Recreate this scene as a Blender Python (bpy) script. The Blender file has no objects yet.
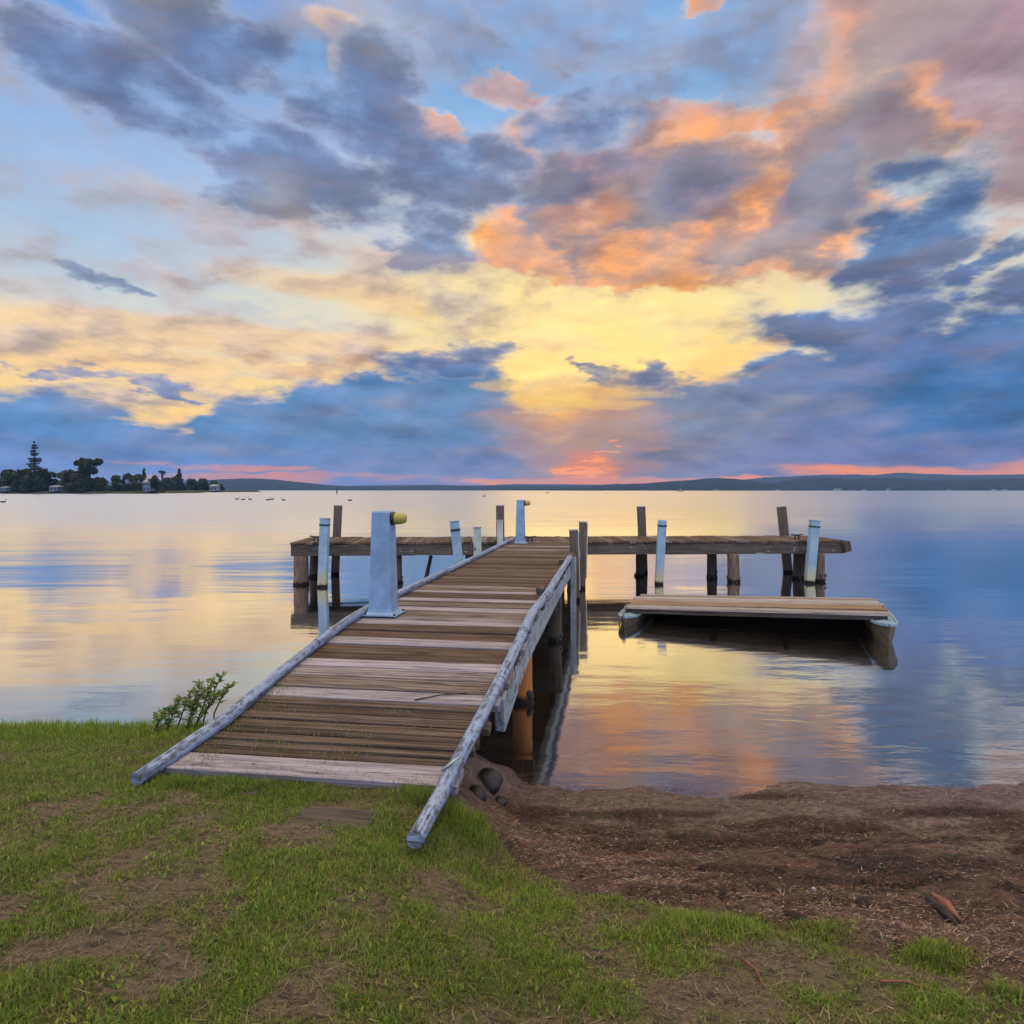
import bpy, bmesh, math, random
import numpy as np
from mathutils import Vector, Matrix

random.seed(7)
RNG = np.random.default_rng(11)
R = math.radians
scene = bpy.context.scene
COL = scene.collection

# ------------------------------------------------------------------ camera
F = 683.0            # focal length in pixels of the 1024 frame (16 mm on 24 mm)
HZ = 490.0           # image row of the horizon
HC = 2.3             # eye height above the water
cam_data = bpy.data.cameras.new('camera')
cam_data.lens = 16.0
cam_data.sensor_width = 24.0
cam_data.shift_y = -(512.0 - HZ) / 1024.0
cam_data.clip_end = 60000.0
cam_data.clip_start = 0.05
cam = bpy.data.objects.new('camera', cam_data)
cam.location = (0, 0, HC)
cam.rotation_euler = (R(90), 0, 0)
COL.objects.link(cam)
scene.camera = cam

scene.view_settings.view_transform = 'Standard'
scene.view_settings.look = 'None'
scene.view_settings.exposure = 0.0
scene.view_settings.gamma = 1.0
scene.cycles.use_denoising = True
try:
    scene.cycles.denoiser = 'OPENIMAGEDENOISE'
except Exception:
    pass
scene.cycles.max_bounces = 6
scene.cycles.diffuse_bounces = 2
scene.cycles.glossy_bounces = 3
scene.cycles.transparent_max_bounces = 12
scene.cycles.volume_bounces = 0
scene.cycles.sample_clamp_indirect = 1.2


def lin(c):
    out = []
    for v in c:
        v = v / 255.0
        out.append(v / 12.92 if v <= 0.04045 else ((v + 0.055) / 1.055) ** 2.4)
    return tuple(out) + (1.0,)


def at(px, Y, py=None, z=None):
    """world point seen at column px (row py or height z) at distance Y"""
    x = (px - 512.0) * Y / F
    if z is None:
        z = HC - (py - HZ) * Y / F
    return Vector((x, Y, z))


# ------------------------------------------------------------------ node helper
class Nodes:
    def __init__(self, tree):
        self.t = tree
        self.t.nodes.clear()

    def n(self, kind, **kw):
        nd = self.t.nodes.new('ShaderNode' + kind)
        for k, v in kw.items():
            setattr(nd, k, v)
        return nd

    def put(self, sock, v):
        if v is None:
            return
        if isinstance(v, bpy.types.NodeSocket):
            self.t.links.new(v, sock)
        else:
            sock.default_value = v

    def math(self, op, a, b=None, c=None, clamp=False):
        nd = self.n('Math', operation=op, use_clamp=clamp)
        self.put(nd.inputs[0], a)
        self.put(nd.inputs[1], b)
        self.put(nd.inputs[2], c)
        return nd.outputs[0]

    def vmath(self, op, a, b=None, scale=None):
        nd = self.n('VectorMath', operation=op)
        self.put(nd.inputs[0], a)
        self.put(nd.inputs[1], b)
        if scale is not None:
            self.put(nd.inputs['Scale'], scale)
        return nd.outputs['Value'] if op in ('LENGTH', 'DOT_PRODUCT', 'DISTANCE') else nd.outputs['Vector']

    def rng(self, v, a, b, c=0.0, d=1.0, smooth=True):
        nd = self.n('MapRange', interpolation_type='SMOOTHSTEP' if smooth else 'LINEAR')
        self.put(nd.inputs['Value'], v)
        self.put(nd.inputs['From Min'], a)
        self.put(nd.inputs['From Max'], b)
        self.put(nd.inputs['To Min'], c)
        self.put(nd.inputs['To Max'], d)
        return nd.outputs['Result']

    def mix(self, f, a, b, blend='MIX'):
        nd = self.n('Mix', data_type='RGBA', blend_type=blend)
        self.put(nd.inputs[0], f)
        self.put(nd.inputs[6], a)
        self.put(nd.inputs[7], b)
        return nd.outputs[2]

    def noise(self, vec, scale, detail=4.0, rough=0.5, dist=0.0, dims='3D'):
        nd = self.n('TexNoise', noise_dimensions=dims)
        self.put(nd.inputs['Vector'], vec)
        nd.inputs['Scale'].default_value = scale
        nd.inputs['Detail'].default_value = detail
        nd.inputs['Roughness'].default_value = rough
        nd.inputs['Distortion'].default_value = dist
        return nd

    def ramp(self, v, stops, interp='LINEAR'):
        nd = self.n('ValToRGB')
        cr = nd.color_ramp
        cr.interpolation = interp
        while len(cr.elements) > 1:
            cr.elements.remove(cr.elements[-1])
        cr.elements[0].position = stops[0][0]
        cr.elements[0].color = stops[0][1]
        for p, c in stops[1:]:
            e = cr.elements.new(p)
            e.color = c
        self.put(nd.inputs[0], v)
        return nd.outputs[0]

    def xyz(self, x, y, z):
        nd = self.n('CombineColor')
        for i, v in enumerate((x, y, z)):
            self.put(nd.inputs[i], v)
        return nd.outputs[0]

    def mapping(self, vec, loc=(0, 0, 0), rot=(0, 0, 0), scale=(1, 1, 1), kind='POINT'):
        nd = self.n('Mapping', vector_type=kind)
        self.put(nd.inputs[0], vec)
        nd.inputs[1].default_value = loc
        if kind in ('POINT', 'TEXTURE'):
            nd.inputs[2].default_value = rot
            nd.inputs[3].default_value = scale
        return nd.outputs[0]


# ------------------------------------------------------------------ sky
SUN_AZ, SUN_EL = 6.3, 2.2


def azel(px, py):
    x, z = px - 512.0, HZ - py
    return math.degrees(math.atan2(x, F)), math.degrees(math.atan2(z, math.hypot(x, F)))


world = bpy.data.worlds.new('World')
scene.world = world
world.use_nodes = True
N = Nodes(world.node_tree)
tc = N.n('TexCoord')
D = tc.outputs['Generated']
sx = N.n('SeparateXYZ')
N.put(sx.inputs[0], D)
dx, dy, dz = sx.outputs
AZ = N.math('MULTIPLY', N.math('ARCTAN2', dx, dy), 180 / math.pi)
EL = N.math('MULTIPLY', N.math('ARCSINE', dz), 180 / math.pi)
# (plain float sockets throughout: they keep the node graph small when it is compiled)
# cloud sheets seen in perspective: noise on a level plane overhead, drawn out toward the viewer
zc = N.math('ADD', N.math('MAXIMUM', dz, 0.0), 0.20)
qx = N.math('DIVIDE', dx, zc)
qy = N.math('DIVIDE', dy, zc)


def plane(ox=0.0, oy=0.0, ky=0.95):
    nd = N.n('CombineXYZ')
    N.put(nd.inputs[0], N.math('ADD', qx, ox) if ox else qx)
    N.put(nd.inputs[1], N.math('MULTIPLY_ADD', qy, ky, oy))
    N.put(nd.inputs[2], N.math('MULTIPLY', dz, 1.5))
    return nd.outputs[0]


NV = plane()


def split(c):
    nd = N.n('SeparateColor')
    N.put(nd.inputs[0], c)
    return nd.outputs[0], nd.outputs[1]


w1 = split(N.noise(NV, 1.8, 3.0, 0.5).outputs['Color'])
w2 = split(N.noise(NV, 4.6, 8.0, 0.58).outputs['Color'])


def warped(k1x, k1y, k2x, k2y):
    a, e = AZ, EL
    if k1x:
        a = N.math('MULTIPLY_ADD', w1[0], k1x, N.math('ADD', a, -0.5 * k1x))
        e = N.math('MULTIPLY_ADD', w1[1], k1y, N.math('ADD', e, -0.5 * k1y))
    a = N.math('MULTIPLY_ADD', w2[0], k2x, N.math('ADD', a, -0.5 * k2x))
    e = N.math('MULTIPLY_ADD', w2[1], k2y, N.math('ADD', e, -0.5 * k2y))
    return a, e


P0 = (AZ, EL)
PW = warped(9.0, 5.0, 11.0, 8.0)        # torn cloud edges
PS = warped(0, 0, 5.0, 3.6)             # lightly torn, for sharper low clouds
PT = warped(0, 0, 9.0, 4.5)             # shredded scraps
PF = warped(0, 0, 5.5, 0.8)             # flat streaks near the horizon
# relief: density here against density a little way toward the sun
RV = plane(3.1, 1.7)
RV2 = plane(3.1 + 0.01, 1.7 + 0.07)
na = N.noise(RV, 3.6, 9.0, 0.56).outputs['Fac']
nb = N.noise(RV2, 3.6, 6.0, 0.54).outputs['Fac']
RELIEF = N.math('SUBTRACT', nb, na)
BILLOW = N.math('MULTIPLY_ADD', na, 3.2, -1.6)


def blob(P, px, py, rx, ry, rot=0.0, amp=1.0, core=0.03):
    a, e = azel(px, py)
    k = math.degrees(1.0 / F)
    d = math.hypot(F, px - 512.0)
    kx = k * (F / d) ** 2
    ky = k * F * d / (d * d + (HZ - py) ** 2)
    c, sn = math.cos(R(-rot)), math.sin(R(-rot))
    ax, ay = c / (rx * kx), sn / (rx * kx)
    bx, by = -sn / (ry * ky), c / (ry * ky)
    u = N.math('MULTIPLY_ADD', P[1], ay, N.math('MULTIPLY_ADD', P[0], ax, -ax * a - ay * e))
    v = N.math('MULTIPLY_ADD', P[1], by, N.math('MULTIPLY_ADD', P[0], bx, -bx * a - by * e))
    r2 = N.math('MULTIPLY_ADD', u, u, N.math('MULTIPLY', v, v))
    return N.rng(r2, 2.0, core, 0.0, amp)


def layer(base, P, blobs, core_col, edge_col, lo=0.02, mid=0.45, hi=0.8, nz=0.35, relief=2.0, opacity=1.0, litcol=None):
    s = None
    for b in blobs:
        v = blob(P, *b)
        s = v if s is None else N.math('SMOOTH_MAX', s, v, 0.25)
    s = N.math('MULTIPLY_ADD', BILLOW, N.math('MULTIPLY', N.rng(s, 0.0, 0.25), nz), s)
    alpha = N.rng(s, lo, mid, 0.0, opacity)
    t = N.rng(s, lo + 0.3 * (mid - lo), hi)
    c = N.mix(t, lin(edge_col), lin(core_col))
    if relief:
        g = N.math('MULTIPLY_ADD', RELIEF, relief, 1.0)
        g = N.math('MAXIMUM', g, 0.72)
        c = N.mix(1.0, c, N.xyz(g, g, N.math('POWER', g, 0.93)), 'MULTIPLY')
    return N.mix(alpha, base, c)


E01 = N.math('DIVIDE', N.math('MAXIMUM', EL, 0.0), 90.0)


def el_ramp(stops, F=F):
    out = []
    for py, c in stops:
        e = math.degrees(math.atan2(HZ - py, F)) / 90.0 if py is not None else None
        out.append((max(e, 0.0), lin(c)))
    return sorted(out, key=lambda q: q[0])


ZEN = [(1.0, lin((110, 140, 190))), (0.62, lin((112, 150, 205)))]
left_r = N.ramp(E01, el_ramp([(490, (235, 165, 140)), (455, (250, 195, 150)), (405, (255, 218, 150)), (355, (254, 224, 170)),
                              (310, (232, 222, 196)), (262, (196, 212, 218)), (225, (176, 206, 228)), (170, (164, 198, 232)), (60, (138, 180, 230)), (0, (112, 164, 226))], 830.0) + ZEN)
sun_r = N.ramp(E01, el_ramp([(490, (250, 160, 105)), (440, (255, 190, 110)), (385, (255, 214, 116)), (320, (255, 229, 154)),
                             (250, (255, 222, 150)), (195, (244, 212, 170)), (140, (160, 195, 226)), (70, (124, 172, 226)), (0, (108, 160, 222))]) + ZEN)
back_r = N.ramp(E01, [(0.0, lin((110, 145, 215))), (0.12, lin((112, 156, 228))), (0.35, lin((150, 185, 235))), (0.62, lin((112, 150, 205))), (1.0, lin((110, 140, 190)))])
fs = N.math('SUBTRACT', AZ, 8.0)
fs = N.math('DIVIDE', fs, 21.0)
fs = N.math('POWER', 2.718, N.math('MULTIPLY', N.math('MULTIPLY', fs, fs), -1.0))
fs = N.math('ADD', fs, N.math('MULTIPLY', N.math('SUBTRACT', N.noise(NV, 2.0, 4.0, 0.55).outputs['Fac'], 0.5), 0.4), clamp=True)
sky = N.mix(fs, left_r, sun_r)
# physical twilight air behind the clouds
ns = N.n('TexSky', sky_type='NISHITA', sun_disc=False)
ns.sun_elevation = R(SUN_EL)
ns.sun_rotation = R(SUN_AZ)
sky = N.mix(0.02, sky, ns.outputs[0])
FRONT = N.rng(dy, -0.25, 0.25)

# high thin veils
sky = layer(sky, PW, [(60, 190, 230, 130, 10), (230, 330, 230, 30, 0), (130, 130, 190, 80, 25)], (160, 184, 222), (176, 202, 230), nz=0.5, lo=0.1, mid=1.1, opacity=0.4, relief=0.8)
sky = layer(sky, PW, [(600, 60, 220, 80, -20), (460, 70, 130, 60, 30), (860, 110, 120, 60, 0)], (146, 184, 226), (166, 202, 230), nz=0.6, lo=0.15, mid=1.1, opacity=0.7, relief=1.0)
sky = layer(sky, PF, [(200, 335, 280, 18, 0), (80, 355, 180, 18, 0), (420, 300, 180, 20, 4)], (255, 214, 158), (250, 220, 180), nz=0.5, lo=0.1, mid=1.0, opacity=0.7, relief=0.6)
# bright veil round the sun's side
sky = layer(sky, PW, [(545, 275, 150, 60, 0), (660, 300, 120, 40, 0), (500, 320, 80, 40, 0)], (255, 236, 172), (255, 226, 146), nz=0.5, lo=0.05, mid=1.2, opacity=0.8, relief=0.5)
# peach and orange lit clouds
sky = layer(sky, PS, [(337, 25, 30, 17, 8), (345, 58, 16, 20, 0)], (250, 198, 156), (225, 205, 190), lo=0.15, mid=0.9, nz=0.5, relief=1.6, opacity=0.95)
sky = layer(sky, PW, [(530, 170, 44, 80, 12), (440, 122, 30, 18, 20), (610, 262, 170, 30, 4), (705, 130, 72, 22, 5), (765, 222, 44, 66, 50), (520, 78, 36, 14, 0), (850, 215, 40, 50, 0),
                      (835, 15, 80, 60, -40), (695, 6, 22, 14, 0), (700, 262, 120, 24, 0), (655, 128, 46, 20, 0), (800, 122, 34, 22, 0)], (250, 172, 116), (252, 210, 160), nz=0.6, lo=0.06, mid=0.9, relief=2.0, opacity=0.92)
# mauve cloud, upper right
sky = layer(sky, PW, [(980, 70, 150, 90, 20), (890, 60, 70, 60, 40), (1040, 150, 110, 66, 0), (1150, 40, 220, 160, 0), (940, -50, 180, 60, 0)], (146, 124, 142), (212, 160, 140), lo=0.02, mid=1.05, hi=1.3, nz=0.6, relief=2.0, opacity=0.93)
# thin grey blue smears at the top
sky = layer(sky, PW, [(600, 35, 100, 40, 10), (470, 45, 100, 34, 20), (740, 45, 60, 70, 0), (280, 60, 80, 30, 20), (660, 110, 80, 40, 0), (360, 70, 60, 40, 30)], (118, 150, 194), (160, 188, 220), lo=0.05, mid=1.3, hi=1.3, nz=0.9, relief=2.2, opacity=0.8)
# brown and slate clouds of the middle
sky = layer(sky, PW, [(625, 195, 120, 60, 4), (700, 205, 72, 52, 0), (550, 150, 60, 70, 0), (815, 190, 62, 66, 20), (740, 245, 46, 22, 0), (590, 240, 50, 34, 0), (880, 140, 70, 60, 0)], (134, 118, 128), (240, 178, 134), lo=0.04, mid=0.7, hi=1.05, nz=0.75, relief=2.8, opacity=0.96)
sky = layer(sky, PW, [(600, 140, 70, 50, 0), (690, 195, 46, 40, 0), (825, 195, 40, 48, 0), (560, 200, 40, 40, 0)], (98, 112, 146), (150, 138, 150), lo=0.05, mid=1.1, hi=1.1, nz=0.8, relief=2.4, opacity=0.85)
sky = layer(sky, PW, [(585, 220, 40, 26, 0), (655, 258, 80, 16, 0), (757, 215, 24, 40, 10), (522, 150, 20, 44, 0), (500, 240, 30, 26, 0)], (250, 172, 116), (246, 196, 146), nz=0.8, lo=0.0, mid=1.5, relief=2.2, opacity=0.62)
# slate blue sweep of the upper left
sky = layer(sky, PW, [(100, 70, 100, 50, 25), (205, 115, 120, 50, 28), (310, 165, 100, 38, 25), (360, 120, 70, 40, 20), (425, 190, 58, 76, 20), (575, 110, 70, 40, 10), (190, 25, 130, 34, 12), (395, 95, 56, 44, 30), (490, 170, 46, 56, 0),
                      (408, 245, 30, 24, 0), (20, 20, 60, 40, 0)], (94, 120, 162), (160, 180, 210), lo=0.0, mid=0.9, hi=1.1, nz=0.8, relief=2.2, opacity=0.92)
# blue grey clouds of the right
sky = layer(sky, PW, [(930, 205, 60, 62, 30), (905, 275, 64, 66, 20), (990, 272, 60, 24, -40), (850, 330, 84, 36, 10), (960, 352, 130, 56, 0), (815, 375, 86, 26, 0), (1080, 340, 120, 80, 0)],
            (84, 119, 163), (178, 182, 184), lo=0.0, mid=0.95, hi=1.1, nz=0.85, relief=2.8)
# warm gap over the sun
sky = layer(sky, PF, [(540, 380, 60, 26, 0), (600, 396, 66, 12, 0)], (255, 216, 126), (250, 206, 142), nz=0.6, lo=0.05, mid=1.1, relief=1.4, opacity=0.85)

sky = layer(sky, PW, [(535, 372, 90, 36, 0), (600, 340, 120, 40, 0)], (285, 252, 178), (262, 226, 140), nz=0.5, lo=0.0, mid=1.5, relief=0.6, opacity=0.8)

# low bank: everything under a ragged top line
azf = N.math('MULTIPLY_ADD', PS[0], 1 / 120.0, 0.5, clamp=True)
fc = N.n('FloatCurve')
cur = fc.mapping.curves[0]
tops = [(-200, 372), (0, 376), (90, 392), (180, 420), (225, 396), (300, 380), (390, 368), (480, 354), (505, 370), (527, 397), (562, 400), (590, 386), (640, 376), (700, 380), (745, 374), (800, 352), (900, 330), (1024, 318), (1250, 310)]
pts = []
for px, py in tops:
    a, e = azel(px, py)
    pts.append((a / 120.0 + 0.5, e / 20.0))
pts = [(0.0, 0.42)] + pts + [(1.0, 0.5)]
cur.points[0].location = pts[0]
cur.points[1].location = pts[-1]
for p in pts[1:-1]:
    cur.points.new(*p)
fc.mapping.update()
N.put(fc.inputs['Value'], azf)
topEl = N.math('MULTIPLY', fc.outputs[0], 20.0)
dep = N.math('SUBTRACT', topEl, PS[1])          # degrees below the top
dep = N.math('ADD', dep, N.math('MULTIPLY', BILLOW, 0.5))
sg = N.rng(N.math('ABSOLUTE', N.math('SUBTRACT', AZ, 4.5)), 9.0, 2.0)
BV = N.mapping(D, scale=(1, 1, 2.0))
ba = N.noise(BV, 8.0, 6.0, 0.52).outputs['Fac']
bb = N.noise(N.mapping(D, loc=(0.004, 0.0, -0.03), scale=(1, 1, 2.0)), 8.0, 4.0, 0.5).outputs['Fac']
BREL = N.math('SUBTRACT', bb, ba)
dep = N.math('ADD', dep, N.math('MULTIPLY_ADD', ba, 5.0, -2.5))
bank_a = N.rng(dep, N.math('MULTIPLY_ADD', sg, -0.5, -0.25), N.math('MULTIPLY_ADD', sg, 2.2, 1.15))
hor = N.math('DIVIDE', N.math('ADD', AZ, 60.0), 120.0, clamp=True)
bk_hi = N.ramp(hor, [(0.0, lin((108, 146, 196))), (0.3, lin((104, 144, 192))), (0.47, lin((104, 140, 180))), (0.56, lin((136, 142, 158))), (0.64, lin((122, 138, 168))), (0.76, lin((78, 120, 172))), (1.0, lin((84, 124, 172)))])
bk_lo = N.ramp(hor, [(0.0, lin((114, 146, 200))), (0.3, lin((112, 144, 198))), (0.47, lin((118, 140, 184))), (0.56, lin((136, 128, 146))), (0.66, lin((122, 128, 166))), (0.76, lin((110, 124, 170))), (1.0, lin((110, 124, 170)))])
bank_c = N.mix(N.rng(EL, 5.5, 1.5), bk_hi, bk_lo)
FN = N.noise(N.mapping(D, scale=(1, 1, 6.5)), 5.0, 6.0, 0.58).outputs['Fac']      # flat banding
g = N.math('ADD', N.math('MULTIPLY_ADD', BREL, 1.7, 1.0), N.math('MULTIPLY', N.math('SUBTRACT', FN, 0.5), 0.30))
bank_c = N.mix(1.0, bank_c, N.xyz(g, g, g), 'MULTIPLY')
rim = N.math('MULTIPLY', N.rng(dep, 0.9, 0.0), N.rng(N.math('ABSOLUTE', N.math('SUBTRACT', AZ, 4.0)), 24.0, 6.0, 0.0, 0.9))
bank_c = N.mix(rim, bank_c, lin((250, 190, 140)))
sky = N.mix(bank_a, sky, bank_c)
# separate dark scraps in front of the yellow
sky = layer(sky, PT, [(92, 274, 40, 9, 16), (110, 286, 40, 6, 8)], (112, 136, 174), (170, 190, 210), lo=0.0, mid=1.35, nz=0.8, relief=1.6)
sky = layer(sky, PT, [(120, 376, 56, 9, 8), (165, 392, 44, 7, 12), (45, 371, 40, 5, 0)], (118, 142, 186), (225, 190, 165), lo=0.0, mid=1.35, nz=0.8, relief=1.6)
sky = layer(sky, PT, [(640, 377, 44, 12, 0), (600, 372, 30, 8, 14), (655, 364, 18, 12, 0), (576, 364, 12, 6, 20)], (104, 122, 156), (206, 170, 140), lo=0.0, mid=1.35, nz=0.8, relief=2.0)
sky = layer(sky, PT, [(465, 360, 44, 16, -8), (425, 368, 50, 12, 0), (490, 352, 20, 10, -20)], (100, 128, 172), (176, 170, 170), lo=0.0, mid=1.35, nz=0.7, relief=2.0)
sky = layer(sky, PT, [(530, 285, 24, 9, 0), (345, 368, 30, 9, 0), (765, 350, 30, 13, 0), (270, 362, 36, 7, 0), (300, 372, 50, 6, 4)], (222, 182, 150), (248, 205, 150), lo=0.0, mid=1.35, nz=0.9, relief=1.6, opacity=0.7)
# sunset strips under the bank and the hidden sun
FNW = N.math('MULTIPLY_ADD', FN, 2.4, -1.2)
BILLOW = N.math('MULTIPLY_ADD', FNW, 1.3, 0.0)
sky = layer(sky, PF, [(320, 479, 140, 7, -1), (225, 467, 80, 4, 0), (190, 476, 70, 6, 0), (150, 463, 40, 3, 0)], (250, 158, 112), (180, 146, 162), lo=0.0, mid=1.5, nz=0.9, relief=0.0, opacity=0.95)
sky = layer(sky, PF, [(610, 482, 150, 5, 0)], (268, 170, 112), (190, 150, 146), lo=0.0, mid=1.3, nz=0.6, relief=0.0)
sky = layer(sky, PF, [(960, 475, 210, 8, 3), (1150, 470, 200, 13, 2), (810, 481, 110, 4, 3)], (268, 166, 104), (190, 144, 146), lo=0.0, mid=1.25, nz=0.6, relief=0.0)
sky = layer(sky, PS, [(575, 425, 100, 44, 0), (588, 462, 80, 26, 0)], (214, 158, 118), (150, 140, 148), lo=0.0, mid=1.7, nz=0.5, relief=0.0, opacity=0.75)
sky = layer(sky, P0, [(588, 472, 34, 22, 0)], (270, 156, 88), (230, 146, 104), lo=0.0, mid=1.7, nz=0.5, relief=0.0, opacity=0.9)
sky = layer(sky, PS, [(588, 461, 20, 5, 0), (584, 470, 30, 4, 0), (603, 447, 16, 3, 0)], (300, 196, 118), (262, 160, 100), lo=0.0, mid=1.8, nz=0.8, relief=0.0, opacity=0.85)
sky = layer(sky, PF, [(540, 402, 46, 8, 0), (610, 404, 40, 5, 0), (650, 395, 30, 4, 0), (500, 385, 24, 6, 0)], (255, 212, 130), (236, 184, 134), lo=0.05, mid=1.4, nz=0.9, relief=0.0, opacity=0.5)

hs = N.n('HueSaturation')
hs.inputs['Saturation'].default_value = 1.09
hs.inputs['Value'].default_value = 1.02
N.put(hs.inputs['Color'], sky)
sky = hs.outputs[0]

# behind the viewer and overhead: blue to warm, broken cloud, brightened to fill the foreground
bk = back_r
bk = N.mix(N.rng(N.noise(NV, 1.6, 6.0, 0.6).outputs['Fac'], 0.48, 0.72, 0.0, 0.75), bk, lin((196, 190, 205)))
bk = N.mix(N.rng(EL, 12.0, 60.0), bk, lin((240, 220, 190)))
bk = N.mix(1.0, bk, (2.3, 2.3, 2.3, 1), 'MULTIPLY')
UP = N.rng(EL, 34.0, 55.0)
sel = N.math('MAXIMUM', N.math('SUBTRACT', 1.0, FRONT), UP)
sky = N.mix(sel, sky, bk)
bg1 = N.n('Background')
N.put(bg1.inputs[0], sky)
bg1.inputs[1].default_value = 1.0
wo = N.n('OutputWorld')
N.put(wo.inputs[0], bg1.outputs[0])
world.cycles.sampling_method = 'MANUAL'
world.cycles.sample_map_resolution = 512

# ------------------------------------------------------------------ mesh helpers
def tag(o, label=None, cat=None, group=None, kind=None):
    if label:
        o['label'] = label
    if cat:
        o['category'] = cat
    if group:
        o['group'] = group
    if kind:
        o['kind'] = kind
    return o


def empty(name, loc=(0, 0, 0), rz=0.0):
    o = bpy.data.objects.new(name, None)
    o.location = loc
    o.rotation_euler = (0, 0, rz)
    o.empty_display_size = 0.2
    COL.objects.link(o)
    return o


class MB:
    """collects boxes, logs and shapes with a UV laid along the grain, builds ONE mesh object"""

    def __init__(self):
        self.v, self.f, self.uv, self.mi, self.sm = [], [], [], [], []

    def face(self, idx, uvs, mi=0, smooth=False):
        self.f.append(idx)
        self.uv.append(uvs)
        self.mi.append(mi)
        self.sm.append(smooth)

    def box(self, c, ax, half, jit=0.0, mi=0, taper=1.0, rnd=random):
        """ax: three unit vectors, first along the grain; taper scales the +third end"""
        c = Vector(c)
        A = [Vector(a) for a in ax]
        o = len(self.v)
        off = (rnd.uniform(0, 50), rnd.uniform(0, 50))
        loc = []
        for k in (-1, 1):
            for j in (-1, 1):
                for i in (-1, 1):
                    s = taper if k > 0 else 1.0
                    l = (i * half[0] * s, j * half[1] * s, k * half[2])
                    l = tuple(q + rnd.uniform(-jit, jit) for q in l)
                    loc.append(l)
                    self.v.append(c + A[0] * l[0] + A[1] * l[1] + A[2] * l[2])
        for idx, (ua, va) in (((0, 2, 3, 1), (0, 1)), ((4, 5, 7, 6), (0, 1)), ((0, 1, 5, 4), (0, 2)), ((2, 6, 7, 3), (0, 2)), ((0, 4, 6, 2), (2, 1)), ((1, 3, 7, 5), (2, 1))):
            self.face([o + q for q in idx], [(loc[q][ua] + off[0], loc[q][va] + off[1] + 0.31 * (ua + va)) for q in idx], mi)

    def beam(self, p0, p1, w, h, up=(0, 0, 1), jit=0.0, mi=0):
        """square timber from p0 to p1, w across, h along up"""
        p0, p1 = Vector(p0), Vector(p1)
        d = (p1 - p0)
        L = d.length
        d.normalize()
        s = d.cross(Vector(up))
        if s.length < 1e-4:
            s = d.cross(Vector((0, 1, 0)))
        s.normalize()
        u = s.cross(d).normalized()
        self.box((p0 + p1) / 2, (d, s, u), (L / 2, w / 2, h / 2), jit, mi)

    def log(self, pts, rads, seg=10, wob=0.06, mi=0, cap=True, rnd=random, sub=1, square=0.0):
        pts = [Vector(p) for p in pts]
        if sub > 1:
            P, Q = [], []
            for a in range(len(pts) - 1):
                for s in range(sub):
                    t = s / sub
                    P.append(pts[a].lerp(pts[a + 1], t))
                    Q.append(rads[a] * (1 - t) + rads[a + 1] * t)
            P.append(pts[-1])
            Q.append(rads[-1])
            pts, rads = P, Q
        o = len(self.v)
        off = (rnd.uniform(0, 50), rnd.uniform(0, 50))
        n = len(pts)
        prof = [1 + rnd.uniform(-wob, wob) for _ in range(seg)]
        L = 0.0
        us = []
        ref = None
        for k in range(n):
            if k:
                L += (pts[k] - pts[k - 1]).length
            us.append(L)
            d = (pts[min(k + 1, n - 1)] - pts[max(k - 1, 0)]).normalized()
            if ref is None:
                ref = Vector((0, 0, 1)) if abs(d.z) < 0.9 else Vector((0, 1, 0))
            x = ref.cross(d).normalized()
            y = d.cross(x).normalized()
            for j in range(seg):
                a = 2 * math.pi * j / seg
                r = rads[k] * (prof[j] + rnd.uniform(-wob, wob) * 0.4)
                if square:
                    q = max(abs(math.cos(a)), abs(math.sin(a)))
                    r *= (1 - square) + square * 0.9 / q
                self.v.append(pts[k] + (x * math.cos(a) + y * math.sin(a)) * r)
        for k in range(n - 1):
            for j in range(seg):
                j2 = (j + 1) % seg
                circ = 2 * math.pi * rads[k]
                ua, ub = us[k] + off[0], us[k + 1] + off[0]
                va, vb = circ * j / seg + off[1], circ * (j + 1) / seg + off[1]
                self.face([o + k * seg + j, o + k * seg + j2, o + (k + 1) * seg + j2, o + (k + 1) * seg + j], [(ua, va), (ua, vb), (ub, vb), (ub, va)], mi, True)
        if cap:
            for k, rev in ((0, True), (n - 1, False)):
                idx = [o + k * seg + j for j in range(seg)]
                uvs = [(off[0] + 0.05 * math.cos(2 * math.pi * j / seg), off[1] + 0.05 * math.sin(2 * math.pi * j / seg)) for j in range(seg)]
                if rev:
                    idx, uvs = idx[::-1], uvs[::-1]
                self.face(idx, uvs, mi)

    def ball(self, c, rad, seg=8, ring=5, mi=0, axes=None):
        c = Vector(c)
        A = axes or (Vector((1, 0, 0)), Vector((0, 1, 0)), Vector((0, 0, 1)))
        o = len(self.v)
        for i in range(ring + 1):
            th = math.pi * i / ring
            for j in range(seg):
                ph = 2 * math.pi * j / seg
                self.v.append(c + A[0] * (rad[0] * math.sin(th) * math.cos(ph)) + A[1] * (rad[1] * math.sin(th) * math.sin(ph)) + A[2] * (rad[2] * math.cos(th)))
        for i in range(ring):
            for j in range(seg):
                j2 = (j + 1) % seg
                self.face([o + i * seg + j, o + (i + 1) * seg + j, o + (i + 1) * seg + j2, o + i * seg + j2], [(0, 0), (0, .1), (.1, .1), (.1, 0)], mi, True)

    def poly(self, pts, mi=0, smooth=False):
        o = len(self.v)
        self.v += [Vector(p) for p in pts]
        self.face(list(range(o, o + len(pts))), [(p[0], p[1]) for p in pts], mi, smooth)

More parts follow.
